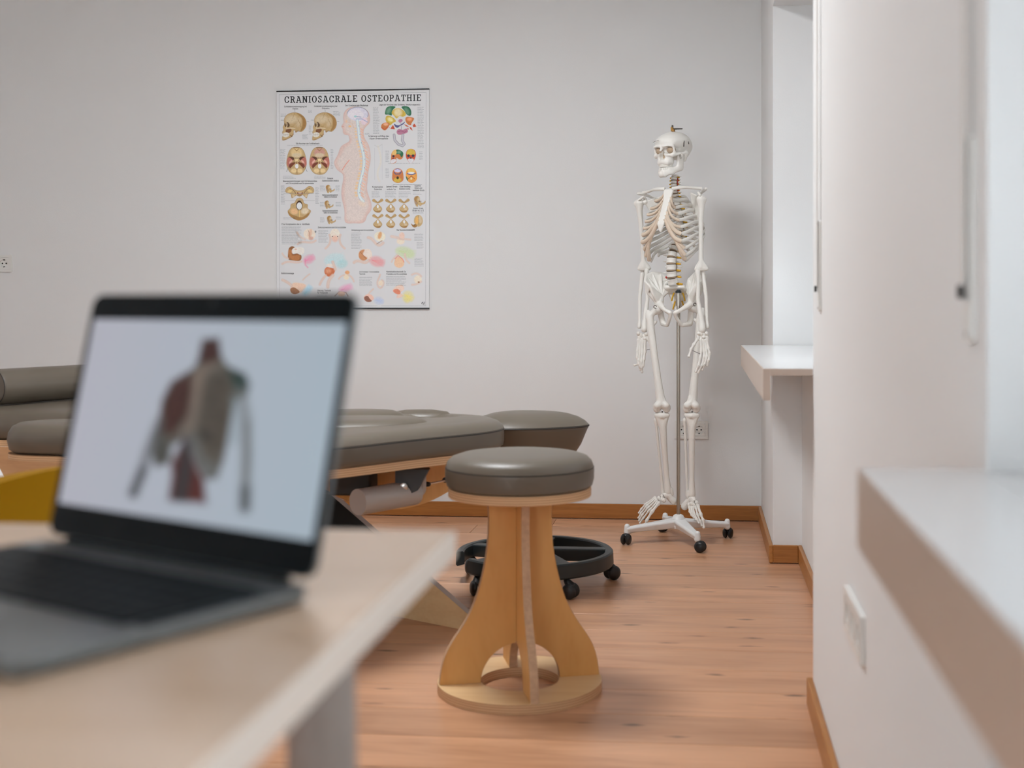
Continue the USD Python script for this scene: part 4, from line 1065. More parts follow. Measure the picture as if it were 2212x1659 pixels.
for s in (-1, 1):
    prev_front = None
    for k in range(12):
        c, yw, w, dp, hh = VT[7 + k]
        hw = half_w[k]
        st = SP[int(39 * ster_t[k])] if ster_t[k] is not None else None
        # local axes of the chest, origin at the vertebra
        loc = lambda p: tp((p[0] * s, p[1], p[2]), TH, c)
        if st is not None:
            f = st - c
            cth, sth = math.cos(math.radians(TH)), math.sin(math.radians(TH))
            fy = f[0] * sth + f[1] * cth
        else:
            fy = [-.165, -.145, -.115, -.070, -.030][k - 7]
        dep = -fy
        dz = drop_s[k]
        P = [loc((w * .8, dp * .8, .004)), loc((w + .016, dp + .016, .006)), loc((hw * .62, dp + .030, -.002)), loc((hw * .92, dp + .006, -dz * .45)), loc((hw, -dep * .34, -dz * .9)), loc((hw * .95, -dep * .58, -dz * 1.22))]
        if k < 10:
            P.append(loc((hw * .80, -dep * .80, -dz * (1.5 if k else 1.2))))
        if k == 10:
            P = P[:5] + [loc((hw * .98, -dep * .55, -dz * 1.2)), loc((hw * .90, -dep * 1.0, -dz * 1.6))]
        if k == 11:
            P = P[:4] + [loc((hw * .98, -dep * .5, -dz))]
        pts = spline(P, 26)
        rr = np.full(26, .0068); rr[:3] = (.0044, .0050, .0058); rr[-1] = .0060
        rb = tube(pts, rr, 8)
        # flatten across the chest: squeeze towards the centre line of the section
        cen = np.repeat(pts, 8, 0)
        out = cen - mid; out[:, 2] = 0; out /= np.linalg.norm(out, axis=1, keepdims=True)
        v = np.array(rb.vertices); d_ = v[:208] - cen
        v[:208] = cen + d_ - out * (np.sum(d_ * out, 1) * .48)[:, None] + np.array([0, 0, 1]) * (d_[:, 2] * .12)[:, None]
        rb = trimesh.Trimesh(v, rb.faces, process=False)
        ro = bone('rib', rb, sm=50)
        end = pts[-1]
        if k < 10:
            if st is not None:
                e2 = st + lx * (-s if False else s) * .014
                q = spline([end, end * .5 + e2 * .5 + np.array([0, 0, -.010 - .003 * k]) - np.array([0, .004, 0]), e2], 12) if k < 5 else spline([end, end * .72 + e2 * .28 + np.array([0, 0, -.010 - .004 * (k - 4)]), end * .3 + e2 * .7 + np.array([0, 0, -.012 - .004 * (k - 4)]), e2], 16)
            else:
                e2 = prev_front
                q = spline([end, end * .5 + e2 * .5 + np.array([0, 0, -.006]), e2], 10)
            obj('cartilage', tube(q, np.linspace(.0068, .0054, len(q)) * (1.0 if k < 5 else 1.45), 8), 'cartilage_tan', ro, smooth=50)
            prev_front = q[len(q) // 2 if st is not None else len(q) // 2]
# collar bones, shoulder blades, arms
SHR, SHL = at_sk(1381, 436, .055), at_sk(1514, 428, -.085)
for s, acr, hum in ((-1, at_sk(1384, 418, .060), SHR), (1, at_sk(1521, 408, -.080), SHL)):
    m0 = ster[0] + lx * s * .018 + np.array([0, 0, .006])
    bk = tp((0, 1, 0), TH, (0, 0, 0)); lt = lx * s
    pts = spline([m0, m0 * .66 + acr * .34 - bk * .016 + np.array([0, 0, .003]), m0 * .3 + acr * .7 + bk * .010 + np.array([0, 0, .004]), acr - lt * .010 + np.array([0, 0, .002])], 20)
    bone('collarbone', tube(pts, np.r_[np.linspace(.0085, .0055, 10), np.linspace(.0055, .0068, 10)], 10), sm=50)
    med_t = acr - lt * .088 + bk * .050 + np.array([0, 0, -.010]); inf = acr - lt * .070 + bk * .058 + np.array([0, 0, -.150]); gl = acr - lt * .020 + bk * .006 + np.array([0, 0, -.036])
    spn0 = med_t + np.array([0, 0, -.026]) + lt * .004
    lat = inf * .45 + gl * .55 + lt * .004
    g = [[(med_t, .0032), (inf, .0036), (lat, .0042)], [(med_t, .0032), (gl, .0052), (lat, .0042)], [(gl, .011), (gl + lt * .006, .0125)]]
    g += seq((spn0, .004), (spn0 * .45 + acr * .55 + bk * .014, .0052), (acr + bk * .012, .0072), (acr + lt * .010 - bk * .004, .0068))
    g += seq((gl + np.array([0, 0, .012]), .006), (gl + np.array([0, 0, .020]) - bk * .018, .0055), (gl + lt * .014 - bk * .030 + np.array([0, 0, .008]), .0048))
    bone('shoulder_blade', chain(g, .006, 8))
def long_bone(name, balls, parent=None, ref=.007, sm=6, extra=()):
    return bone(name, chain(seq(*balls) + [list(e) for e in extra], ref, sm), parent)
ELR, ELL = at_sk(1391, 578, .080), at_sk(1514.5, 579, -.070)
WRR, WRL = at_sk(1389, 711, .030), at_sk(1520, 716, -.120)
for s, sh, el, wr_, hd in ((-1, SHR, ELR, WRR, None), (1, SHL, ELL, WRL, None)):
    ax = (el - sh) / np.linalg.norm(el - sh)
    side = np.array([1.0, 0, 0]) * s
    hum = [(sh + ax * .006, .0195), (sh + ax * .035 + side * .002, .0135), (sh + ax * .09, .0105), (sh * .4 + el * .6, .0092), (el - ax * .030, .0105), (el - ax * .006, .0135)]
    long_bone('upper_arm_bone', hum, extra=[[(sh + side * .012 + ax * .006, .0125), (sh + ax * .02 + side * .006, .012)], [(el + np.array([.021, 0, -.002]), .0098), (el - np.array([.019, 0, .004]), .0092), (el - ax * .028, .010)]])
    dn = (wr_ - el) / np.linalg.norm(wr_ - el)
    rad_o = np.array([-.012 * s, -.004, 0]); uln_o = np.array([.011 * s, .010, 0])
    if s > 0:
        ra0, ra1, u0, u1 = el + np.array([-.014, -.008, -.014]), at_sk(1517, 712, -.125), el + np.array([.006, .016, .008]), at_sk(1528, 706, -.100)
    else:
        ra0, ra1, u0, u1 = el + np.array([.012, -.008, -.014]), at_sk(1392, 711, .020), el + np.array([-.006, .016, .008]), at_sk(1381, 706, .045)
    bow = np.array([-.008 * s, 0, 0])
    long_bone('radius', [(ra0, .0112), (ra0 * .9 + ra1 * .1, .0080), (ra0 * .5 + ra1 * .5 + bow, .0084), (ra0 * .15 + ra1 * .85, .0112), (ra1, .0150)])
    long_bone('ulna', [(u0 + np.array([0, .004, .012]), .0105), (u0 - np.array([0, 0, .02]), .0098), (u0 * .5 + u1 * .5 - bow * .6, .0080), (u0 * .1 + u1 * .9, .0066), (u1, .0088)])
# hands: wrist bones, then five fingers of three or four bones
def finger(hand, pts, r0):
    ms = []
    for a, b in zip(pts[:-1], pts[1:]):
        a, b = np.array(a), np.array(b); g = (b - a) * .05
        ms.append(chain(seq((a + g, r0), (a * .72 + b * .28, r0 * .66), (a * .3 + b * .7, r0 * .64), (b - g, r0 * .88)), None, 0))
        r0 *= .9
    f = bone('finger', cat_(*ms), hand, sm=60)
    for p in pts[1:-1]:
        obj('wire_pin', hull((np.array(p) - (.0015, .0045, 0), .0011), (np.array(p) - (-.0015, .0045, 0), .0011)), 'wire_dark', hand)
for s, W0, tips in ((-1, (1389, 720, .022), None), (1, (1519, 722, -.125), None)):
    if s < 0:      # far hand, back of the hand to the right, fingers hanging together
        wc = [(1379, 722), (1384, 725), (1390, 726), (1396, 724), (1381, 731), (1387, 733), (1393, 733), (1398, 730)]
        dy = .022
        fg = [[(1380, 733), (1377, 756), (1376, 772), (1380, 786), (1370.5, 789)], [(1384, 735), (1382, 759), (1380, 777), (1382, 791), (1383, 799)], [(1388, 735), (1387, 761), (1385, 780), (1385, 794), (1387, 804)], [(1393, 735), (1393, 759), (1391, 776), (1389, 790), (1386, 799)], [(1399, 731), (1408, 748), (1411, 763), (1411, 775)]]
        cord = [(1397, 756), (1410, 753.5)]
    else:
        wc = [(1509, 722), (1514, 722), (1520, 721), (1526, 722), (1508, 729), (1514, 730), (1520, 730), (1526, 730)]
        dy = -.125
        fg = [[(1526, 733), (1530, 752), (1533, 763), (1531, 778), (1527, 790)], [(1522, 734), (1526, 755), (1527, 770), (1522, 787), (1517, 799)], [(1518, 734), (1521, 758), (1521, 772), (1516, 790), (1508, 805)], [(1514, 733), (1515, 757), (1513, 771), (1509, 790), (1503, 803)], [(1508, 731), (1499, 744), (1493, 754), (1488, 770)]]
        cord = [(1495, 757), (1514, 765)]
    hand = bone('wrist', cat_(*[hull((at_sk(x, y - 2, dy + .004 * ((i * 7) % 3 - 1)), .0084), (at_sk(x + 1, y + 1, dy), .0072)) for i, (x, y) in enumerate(wc)]), sm=60)
    for k, f in enumerate(fg):
        n = len(f)
        curl = [0, -.006, -.014, -.020, -.014] if s > 0 else [0, -.006, -.012, -.012, -.006]
        finger(hand, [at_sk(x, y, dy + (curl[j] if k < 4 else -.010 * j)) for j, (x, y) in enumerate(f)], .0086 if k < 4 else .0088)
    obj('elastic', tube([at_sk(cord[0][0], cord[0][1], dy - .010), at_sk(cord[1][0], cord[1][1], dy - .014)], .0011, 6), 'wire_dark', hand)
# pelvis
PV = 12
HR, HL = at_sk(1421, 669, -.004), at_sk(1496, 664, -.020)
hc = (HR + HL) / 2
sacr0 = SPN[-1]
pl_ = lambda p: tp(p, PV, hc)
for s, hp in ((-1, HR), (1, HL)):
    L = lambda x, y, z: tp((s * x, y, z), PV, hc)
    crest = [L(.060, -.040, .075), L(.098, -.036, .090), L(.124, -.018, .112), L(.128, .010, .136), L(.108, .036, .150), L(.074, .052, .148), L(.044, .060, .120)]
    ace = L(.070, .000, .020); neck = L(.062, .016, .050); aur = L(.040, .050, .075)
    g = []
    for a, b in zip(crest[1:-1], crest[2:]):
        mid_ = (a + b) / 2 * .5 + neck * .5 + np.array([0, .014, 0]) * 1.0
        g += [[(a, .0058), (b, .0058), (mid_, .0036)], [(a, .0050), (mid_, .0036), (neck, .0085)], [(b, .0050), (mid_, .0036), (neck, .0085)]]
    fr1 = L(.112, -.020, .066)
    g += [[(crest[1], .006), (crest[2], .006), (fr1, .006)], [(crest[2], .0055), (fr1, .006), (ace, .012)], [(crest[2], .005), (ace, .012), (neck, .009)], [(crest[3], .005), (fr1, .005), (ace, .010)]]
    g += [[(crest[1], .0065), (ace, .012), (neck, .0085)], [(crest[1], .0065), (L(.088, -.030, .060), .006), (ace, .011)], [(crest[-1], .006), (aur, .008), (neck, .0085)], [(neck, .010), (ace, .0195)]]
    sym, pub = L(.010, -.046, -.018), L(.034, -.042, -.006)
    isch, isr = L(.058, .022, -.062), L(.030, -.014, -.070)
    g += seq((ace, .017), (pub, .0085), (sym, .0098)) + seq((ace + np.array([0, .01, -.012]), .014), (isch, .0125), (isr, .0075), (L(.012, -.040, -.034), .0075), (sym, .009))
    bone('hip_bone', chain(g, .0055, 22), sm=70)
    obj('hip_spring', tube([hp + np.array([s * .010 + .006 * math.cos(a), -.030, .012 + .006 * math.sin(a)]) for a in np.linspace(0, 5.2, 14)], .0016, 6), 'wire_dark', sk)
g = []
sa = [sacr0 + np.array([.002, .008, -.012]), pl_((0, .060, .066)), pl_((0, .066, .030)), pl_((0, .056, .004)), pl_((0, .042, -.012))]
ws = [.046, .044, .030, .016, .006]
lp = tp((1, 0, 0), PV, (0, 0, 0))
for a, b, wa, wb in zip(sa[:-1], sa[1:], ws[:-1], ws[1:]):
    g.append([(a + lp * (wa - .008), .009), (a - lp * (wa - .008), .009), (b + lp * max(wb - .008, .001), .007), (b - lp * max(wb - .008, .001), .007)])
bone('sacrum', chain(g, .007, 8), sm=70)
for s in (-1, 1):
    for k in range(2):
        p = sa[1 + k] + lp * s * (.018 - .004 * k) - np.array([0, .010, 0])
        obj('nerve', tube(spline([p, p + np.array([s * .006, -.012, -.016]), p + np.array([s * .010, -.010, -.034])], 8), .0032, 8), 'nerve_yellow', sk, smooth=50)
# legs
KNR, KNL = at_sk(1429.5, 884, -.030), at_sk(1494, 884, -.046)
ANR, ANL = at_sk(1443, 1062, .010), at_sk(1494.5, 1068, -.015)
for s, hp, kn, an_ in ((-1, HR, KNR, ANR), (1, HL, KNL, ANL)):
    tro = hp + np.array([s * .052 * .75, .004, -.022])
    shaft = tro + np.array([-s * .008, -.002, -.045])
    ky = np.array([0, 0, 1.0])
    dvec = kn - shaft
    g = seq((hp, .0205), (hp * .5 + tro * .5, .0125), (tro - np.array([s * .006, 0, .004]), .0155), (shaft, .0170), (shaft + dvec * .3 - np.array([0, .004, 0]), .0152), (shaft + dvec * .62 - np.array([0, .003, 0]), .0156), (shaft + dvec * .84, .0190), (kn + ky * .024, .022))
    g += [[(tro + np.array([s * .002, .006, .012]), .0105), (tro - np.array([0, 0, .012]), .0135)], [(hp * .2 + tro * .8 + np.array([-s * .020, .008, -.034]), .0078), (shaft, .012)]]
    for q in (-1, 1):
        g += [[(kn + np.array([q * .0195, .004, .006]), .0185), (kn + np.array([q * .017, -.012, .016]), .0165), (kn + ky * .030, .017)], [(kn + np.array([q * .0195, .014, .004]), .0165), (kn + np.array([q * .0195, -.002, .002]), .0170)]]
    bone('thigh_bone', chain(g, .008, 8), sm=70)
    k2 = kn + np.array([.001, .002, -.034])
    dv = an_ - k2
    g = [[(k2 + np.array([-.020, 0, .008]), .0130), (k2 + np.array([.020, 0, .008]), .0130), (k2 + np.array([0, -.006, .006]), .015)], [(k2 + np.array([-.016, 0, .002]), .013), (k2 + np.array([.016, 0, .002]), .013), (k2 + dv * .12, .0165)]]
    g += seq((k2 + dv * .10, .0175), (k2 + dv * .22 - np.array([0, .003, 0]), .0145), (k2 + dv * .5 - np.array([0, .002, 0]), .0118), (k2 + dv * .8, .0108), (k2 + dv * .93, .0140), (an_, .0160)) + [[(an_ + np.array([-s * .016, 0, -.010]), .0080), (an_ + np.array([-s * .012, 0, .010]), .010)]]
    bone('shin_bone', chain(g, .008, 8), sm=70)
    lo = np.array([s * .026, .014, 0]) if s < 0 else np.array([-.018 - .012, .020, 0])
    f0, f1 = k2 + lo + np.array([0, 0, -.012]), an_ + (np.array([s * .021, .006, -.014]) if s < 0 else np.array([-.018, .014, -.008]))
    bone('calf_bone', chain(seq((f0, .0095), (f0 * .9 + f1 * .1, .0062), (f0 * .5 + f1 * .5, .0056), (f0 * .1 + f1 * .9, .0062), (f1, .0095)), .008, 5), sm=70)
    obj('knee_pin', hull((kn + np.array([.002, -.002, -.010]), .0028), (kn + np.array([.002, -.002, -.028]), .0028)), 'wire_dark', sk)
# feet: heel and ankle bones, then five toes of metatarsal and toe bones
feet = [dict(talus=(1444, 1070, .010), heel=(1455, 1082, .016), cal2=(1448, 1076, .012), tars=[(1437, 1070, .002), (1431, 1072, .0), (1428, 1078, -.004), (1433, 1080, -.008), (1424, 1076, .004)],
             rays=[[(1424, 1086, -.014), (1408, 1106, -.020), (1397, 1124, -.018), (1394, 1133, -.014)], [(1421, 1083, -.006), (1402, 1103, -.008), (1389, 1120, -.006), (1382, 1130, -.004)], [(1419, 1079, .002), (1399, 1098, .002), (1387, 1113, .004), (1380, 1125, .006)], [(1417, 1076, .010), (1396, 1094, .012), (1385, 1108, .014), (1379, 1119, .014)], [(1416, 1074, .016), (1394, 1090, .020), (1385, 1100, .022), (1380, 1108, .022)]]),
        dict(talus=(1495, 1076, -.016), heel=(1479, 1094, .006), cal2=(1486, 1084, .000), tars=[(1499, 1082, -.030), (1504, 1086, -.036), (1494, 1088, -.034), (1489, 1090, -.026), (1500, 1090, -.038)],
             rays=[[(1507, 1092, -.044), (1514, 1112, -.070), (1519, 1124, -.082), (1520.5, 1140, -.088)], [(1502, 1094, -.046), (1507, 1113, -.072), (1513, 1126, -.084), (1516, 1136, -.090)], [(1497, 1095, -.044), (1500, 1111, -.068), (1506, 1122, -.080), (1510, 1130, -.086)], [(1493, 1095, -.040), (1495, 1108, -.062), (1500, 1117, -.074), (1505, 1123, -.080)], [(1489, 1095, -.032), (1490, 1105, -.052), (1494, 1113, -.064), (1499, 1118, -.070)]])]
for F_ in feet:
    P = lambda t: at_sk(*t)
    foot = bone('heel_bone', chain(seq((P(F_['heel']), .0165), (P(F_['cal2']), .0140), (P(F_['talus']), .0150)) + [[(P(F_['talus']), .014), (P(F_['tars'][0]), .0115)]], .006, 4), sm=70)
    for t in F_['tars']:
        obj('tarsal', hull((P(t), .0098), (P(t) + np.array([.003, 0, -.003]), .0088)), 'bone', foot, smooth=60)
    for k, ry in enumerate(F_['rays']):
        r0, ms = (.0088 if k == 0 else .0064), []
        for a, b in zip(ry[:-1], ry[1:]):
            a, b = P(a), P(b); g = (b - a) * .05
            ms.append(chain(seq((a + g, r0), (a * .7 + b * .3, r0 * .68), (a * .3 + b * .7, r0 * .66), (b - g, r0 * .95)), None, 0)); r0 *= .88
        obj('toe', cat_(*ms), 'bone', foot, smooth=60)
    for a, b in ((0, 1), (1, 4), (3, 4)):
        pa, pb = P(F_['tars'][a]), P(F_['tars'][b]); m_ = (pa + pb) / 2 - np.array([0, .009, 0])
        obj('wire', tube([m_ + np.array([-.004, 0, .007]), m_, m_ + np.array([.003, 0, -.008])], .0009, 5), 'wire_dark', foot)

# the stand: pole, hub, four arms on twin castors
ptop = at_sk(1464.5, 631, -.004)
obj('pole', cat_(lathe([(0, .09), (.0078, .09), (.0078, 1.0), (0, 1.0)], 20), lathe([(0, .985), (.0115, .985), (.0115, ptop[2] - .006), (.0095, ptop[2]), (0, ptop[2])], 20)), 'steel_rod', sk, smooth=40)
obj('pole_cap', lathe([(0, ptop[2] - .004), (.0125, ptop[2] - .004), (.0125, ptop[2] + .004), (.006, ptop[2] + .010), (0, ptop[2] + .010)], 20), 'black_frame', sk, smooth=40)
obj('hub', lathe([(0, .058), (.028, .058), (.034, .072), (.032, .094), (.024, .104), (.020, .112), (.012, .116), (0, .116)], 28), 'stand_white', sk, smooth=40)
for a in (199, 291, 23, 106):
    q = math.radians(a); e = np.array([math.cos(q), math.sin(q), 0]); n = np.array([-e[1], e[0], 0])
    R_ = .222
    arm = chain([[(e * .02 + n * .018 + np.array([0, 0, .088]), .010), (e * .02 - n * .018 + np.array([0, 0, .088]), .010), (e * .02 + n * .013 + np.array([0, 0, .066]), .007), (e * .02 - n * .013 + np.array([0, 0, .066]), .007),
                  (e * R_ + n * .006 + np.array([0, 0, .064]), .008), (e * R_ - n * .006 + np.array([0, 0, .064]), .008), (e * R_ + n * .004 + np.array([0, 0, .056]), .007), (e * R_ - n * .004 + np.array([0, 0, .056]), .007)],
                 [(e * R_ + np.array([0, 0, .052]), .0135), (e * R_ + np.array([0, 0, .074]), .0115)], [(e * .19 + np.array([0, 0, .058]), .009), (e * R_ + np.array([0, 0, .054]), .0125)]], None, 0, n=2)
    lg = obj('arm', arm, 'stand_white', sk, smooth=35)
    ca = q + .9
    ce = np.array([math.cos(ca), math.sin(ca), 0]); cn = np.array([-ce[1], ce[0], 0])
    wc_ = e * R_ + ce * .012 + np.array([0, 0, .0235])
    cs = obj('castor', cat_(hull((e * R_ + np.array([0, 0, .044]), .008), (wc_ + np.array([0, 0, .012]), .013)), tube([e * R_ + np.array([0, 0, .036]), e * R_ + np.array([0, 0, .056])], .005, 8)), 'black_plastic', lg, smooth=40)
    for s in (-1, 1):
        wh = lathe([(0, -.010), (.012, -.0095), (.019, -.006), (.0228, 0), (.019, .006), (.012, .0095), (0, .010)], 24)
        wh = frame(wh, wc_ + cn * s * .011, ce, (0, 0, 1))
        obj('wheel', wh, 'black_plastic', lg, smooth=40)

# ------------------------------------------------------------------ treatment bench
plain('leather_taupe', srgb(98, 89, 77), .42, bump=.06, scale=420., spec=.5, coat_weight=.22, coat_roughness=.4)
plain('leather_seam', srgb(44, 40, 36), .5)
wood('ply_face', srgb(226, 176, 110), srgb(212, 156, 88), 'z', rough=.42, seed=3.1, stretch=3.2, scale=3.0, fine=.25)
wood('ply_flat', srgb(232, 200, 152), srgb(218, 178, 128), 'x', rough=.45, seed=5.1, stretch=9., scale=2.2, fine=.45)
plain('ply_edge', srgb(196, 160, 128), .6, bump=.2, scale=90., vary=.12)
def ply_stripes(name, c1, c2, per):
    material(name, {'g': ('geometry', {}), 's': ('separate_xyz', {}), 'm': ('math', dict(math_type='multiply', value2=2 * math.pi / per)), 'w': ('math', dict(math_type='sine')),
                    'r': ('rgb_ramp', {'ramp': [(.0, c2), (.45, c2), (.6, c1), (1., c1)]}), 'a': ('math', dict(math_type='multiply_add', value2=.5, value3=.5)), 'p': ('principled_bsdf', dict(roughness=.6))},
             [('g.position', 's.vector'), ('s.z', 'm.value1'), ('m.value', 'w.value1'), ('w.value', 'a.value1'), ('a.value', 'r.fac'), ('r.color', 'p.base_color')])
ply_stripes('ply_layers', srgb(216, 178, 138), srgb(190, 148, 108), .0062)
wood('ply_warm', srgb(206, 160, 116), srgb(186, 138, 96), 'x', rough=.5, seed=8.3, stretch=9., scale=2.2, fine=.45)
plain('dark_frame_shade', srgb(34, 34, 33), .6)  # near-black of the hidden underframe; also paints shade onto the upper foot
plain('panel_edge', srgb(176, 160, 150), .6)

def pad(poly, layers, n=120, dome_=.001):
    """An upholstered pad: its outline drawn in by (offset, z) layers from the bottom up."""
    if not isinstance(poly, Polygon):
        poly = smooth_poly(poly, 90)
    L = np.array(poly.exterior.coords)[:-1]
    if not poly.exterior.is_ccw:
        L = L[::-1]
    rg = shapely.LinearRing(L)
    P = np.array([rg.interpolate(t, normalized=True).coords[0] for t in np.arange(n) / n])
    V, c = [], np.array(poly.centroid.coords[0])
    for off, z in layers:
        q = poly.buffer(-off, join_style='round') if off >= 0 else poly.buffer(-off)
        if q.is_empty:
            continue
        q = q if q.geom_type == 'Polygon' else max(q.geoms, key=lambda g: g.area)
        r2 = q.exterior
        R = np.array([r2.interpolate(r2.project(Point(p))).coords[0] for p in P])
        V.append(np.c_[R, np.full(n, z)])
    k = len(V)
    bot, topz = V[0][0, 2], V[-1][0, 2]
    V = np.vstack(V + [[[*c, bot]], [[*np.array(V[-1][:, :2]).mean(0), topz + dome_]]])
    F = []
    for i in range(k - 1):
        for j in range(n):
            a, b = i * n + j, i * n + (j + 1) % n
            F += [(a, b, b + n), (a, b + n, a + n)]
    for j in range(n):
        F += [(k * n, (j + 1) % n, j), (k * n + 1, (k - 1) * n + j, (k - 1) * n + (j + 1) % n)]
    return trimesh.Trimesh(V, F, process=False)
def ring_tube(poly, off, z, r=.0022):
    q = (poly if isinstance(poly, Polygon) else smooth_poly(poly, 90)).buffer(-off)
    e = q.exterior
    pts = np.array([[*e.interpolate(t, normalized=True).coords[0], z] for t in np.arange(110) / 110])
    return tube(pts, r, 6, closed=True)
def cw(a, b):
    """A place measured to the right of and in depth from the camera."""
    return np.array([a * math.cos(YAW) - b * math.sin(YAW), a * math.sin(YAW) + b * math.cos(YAW), 0.0])
YD = math.degrees(YAW)
bench = thing('treatment_bench', 'taupe leather treatment bench with plywood underframe and several pads, against the back of the room', 'treatment bench', cw(-1.05, 3.95), YD)
crown = lambda z0, z1, s: [(.012, z0), (.003, z0 + .006), (0, z0 + .02), (0, s - .004), (.0025, s), (.001, s + .004), (.006, s + .012), (.018, s + (z1 - s) * .65), (.04, s + (z1 - s) * .88), (.06, z1 - .003), (.08, z1), (.11, z1 + .001), (.14, z1 + .001), (.17, z1 + .001), (.20, z1 + .001), (.23, z1 + .001), (.26, z1), (.29, z1)]
right = [(.20, -.72), (.385, -.615), (.60, -.375), (.755, -.20), (.785, -.12), (.765, .02), (.66, .13), (.45, .17), (.20, .15), (0, .08), (-.08, -.20), (-.02, -.58)]
rp = smooth_poly(right, 110)
mc = pad(rp, crown(.55, .640, .606), n=200)
v_ = mc.vertices
mc.vertices[:, 2] -= np.where(v_[:, 2] > .62, .032 * np.exp(-((v_[:, 0] - .545) / .075) ** 2 - ((v_[:, 1] - .015) / .05) ** 2), 0)
c1 = obj('main_cushion', mc, 'leather_taupe', bench, smooth=50)
obj('piping', ring_tube(rp, .0012, .606), 'leather_seam', c1, smooth=True)
obj('cushion_board', extrude(rp.buffer(-.012), .024, .5255), 'ply_layers', bench)
def oval(a, b, ra, rb, deg):
    return affinity.translate(affinity.rotate(affinity.scale(Point(0, 0).buffer(1, 24), ra, rb), deg, origin=(0, 0)), a, b)
soft = lambda z0, z1: [(.01, z0), (.0, z0 + (z1 - z0) * .35), (.006, z0 + (z1 - z0) * .6), (.02, z0 + (z1 - z0) * .82), (.045, z0 + (z1 - z0) * .95), (.07, z1)]
for a, b, ra, rb, dg, z1 in ((.30, -.27, .285, .135, 14, .658), (.31, .02, .16, .10, 4, .657), (.50, .105, .11, .05, 4, .652)):
    obj('arm_pad', pad(oval(a, b, ra, rb, dg), soft(.60, z1)), 'leather_taupe', bench, smooth=60)
head = [(.70, .06), (.80, .03), (.92, .055), (1.02, .115), (1.052, .17), (1.02, .26), (.90, .33), (.74, .31), (.66, .19)]
hp_ = smooth_poly(head, 100)
hm = pad(hp_, [(.07, .485), (.05, .490), (.025, .53), (.004, .580), (.0, .587), (.002, .591), (.0, .595), (.012, .607), (.035, .620), (.07, .631), (.10, .636), (.14, .638)])
c2 = obj('head_cushion', hm, 'leather_taupe', bench, smooth=60)
obj('piping', ring_tube(hp_, -.0005, .591, .0024), 'leather_seam', c2, smooth=True)
obj('head_support', bx(.66, .94, .12, .24, .46, .487, .004), 'black_frame', bench)
left = smooth_poly([(-.69, -.225), (-.645, -.30), (-.50, -.345), (-.30, -.45), (-.12, -.52), (-.06, -.40), (-.14, -.22), (-.32, -.10), (-.55, -.09), (-.66, -.145)], 100)
obj('arm_pad', pad(left, [(.02, .552), (.006, .562), (0, .590), (.004, .612), (.015, .630), (.035, .640), (.07, .644)]), 'leather_taupe', bench, smooth=60)
obj('arm_pad_board', extrude(left.buffer(-.004), .016, .535), 'ply_layers', bench)
base = smooth_poly([(-1.40, .40), (-1.28, .24), (-.95, .21), (-.60, .10), (-.22, .06), (-.10, .20), (-.16, .60), (-.50, .82), (-1.0, .86), (-1.34, .66)], 110)
obj('leg_cushion', pad(base, [(.02, .537), (.004, .547), (0, .575), (.003, .600), (.014, .622), (.035, .636), (.08, .642)]), 'leather_taupe', bench, smooth=60)
obj('leg_board', extrude(base.buffer(-.006), .02, .517), 'ply_layers', bench)
# front panels of the underframe: plywood with a curved lower edge
def wall_panel(p0, p1, outline, th, y_off=0.):
    """A vertical panel from p0 to p1 in plan; outline is (share of the length, z)."""
    p0, p1 = np.array(p0, float), np.array(p1, float)
    L = np.linalg.norm(p1 - p0); ex = np.array([*(p1 - p0) / L, 0])
    t = extrude(Polygon([(u * L, z) for u, z in outline]), th)
    return frame(t, (p0[0], p0[1], 0), ex, (0, 0, 1))
arc = [(u, .525 - .03 - .125 * math.sin(math.pi * u) ** .75) for u in np.linspace(0, 1, 22)]
obj('apron', wall_panel((.255, -.385), (.70, .10), [(0, .525)] + arc + [(1, .525)], .02), 'ply_face', bench)
obj('side_panel', wall_panel((-1.30, .275), (-.30, .10), [(0, .517), (0, .36), (.5, .38), (.75, .415), (.92, .45), (1, .50), (1, .517)], .02), 'ply_warm', bench)
obj('strut', tube([((-25 - 1270) * 3.9 / 2680 + 1.05, -.05, .52), ((120 - 1270) * 3.9 / 2680 + 1.05, -.05, .12)], .011, 10), 'lacquer_white', bench)
plain('motor_shaded', srgb(172, 164, 158), .45)  # white motor toned grey: shade under the bench put into its colour
mo = obj('motor', cat_(tube([(.396, -.425, .432), (.412, -.406, .432), (.535, -.262, .436)], [.0375, .0375, .0375], 24), bx(.505, .565, -.285, -.215, .425, .505, .012)), 'motor_shaded', bench, smooth=35)
bk_ = Polygon([((x - 1270) * 3.68 / 2680 + 1.05, 1 - (y - 653) * 3.68 / 2680) for x, y in ((862, 1012), (926, 1012), (905, 1052), (872, 1066), (862, 1052))]).buffer(.004)
obj('motor_bracket', frame(extrude(bk_, .05), (0, -.27, 0), (1, 0, 0), (0, 0, 1)), 'black_frame', bench)
obj('bolt', frame(lathe([(0, 0), (.012, 0), (.012, .008), (.006, .01), (0, .01)], 12), ((872 - 1270) * 3.62 / 2680 + 1.05, -.322, 1 - (1052 - 653) * 3.62 / 2680), (1, 0, 0), (0, 0, 1)), 'chrome', bench, smooth=40)
rp_ = [((x - 1270) * 3.75 / 2680 + 1.05, -.20 + k * .02, 1 - (y - 653) * 3.75 / 2680) for k, (x, y) in enumerate(((895, 1050), (918, 1048), (940, 1046), (962, 1043), (990, 1040)))]
rd_ = obj('cable_rod', tube(rp_, .0036, 8), 'chrome', bench)
for q in (rp_[1], rp_[3]):
    obj('rod_end', hull((np.array(q) - (.008, 0, 0), .0085), (np.array(q) + (.008, 0, 0), .0075)), 'black_frame', rd_, smooth=40)
obj('drive_box', bx(.22, .42, -.36, -.12, .44, .5255, .006), 'dark_frame_shade', bench)
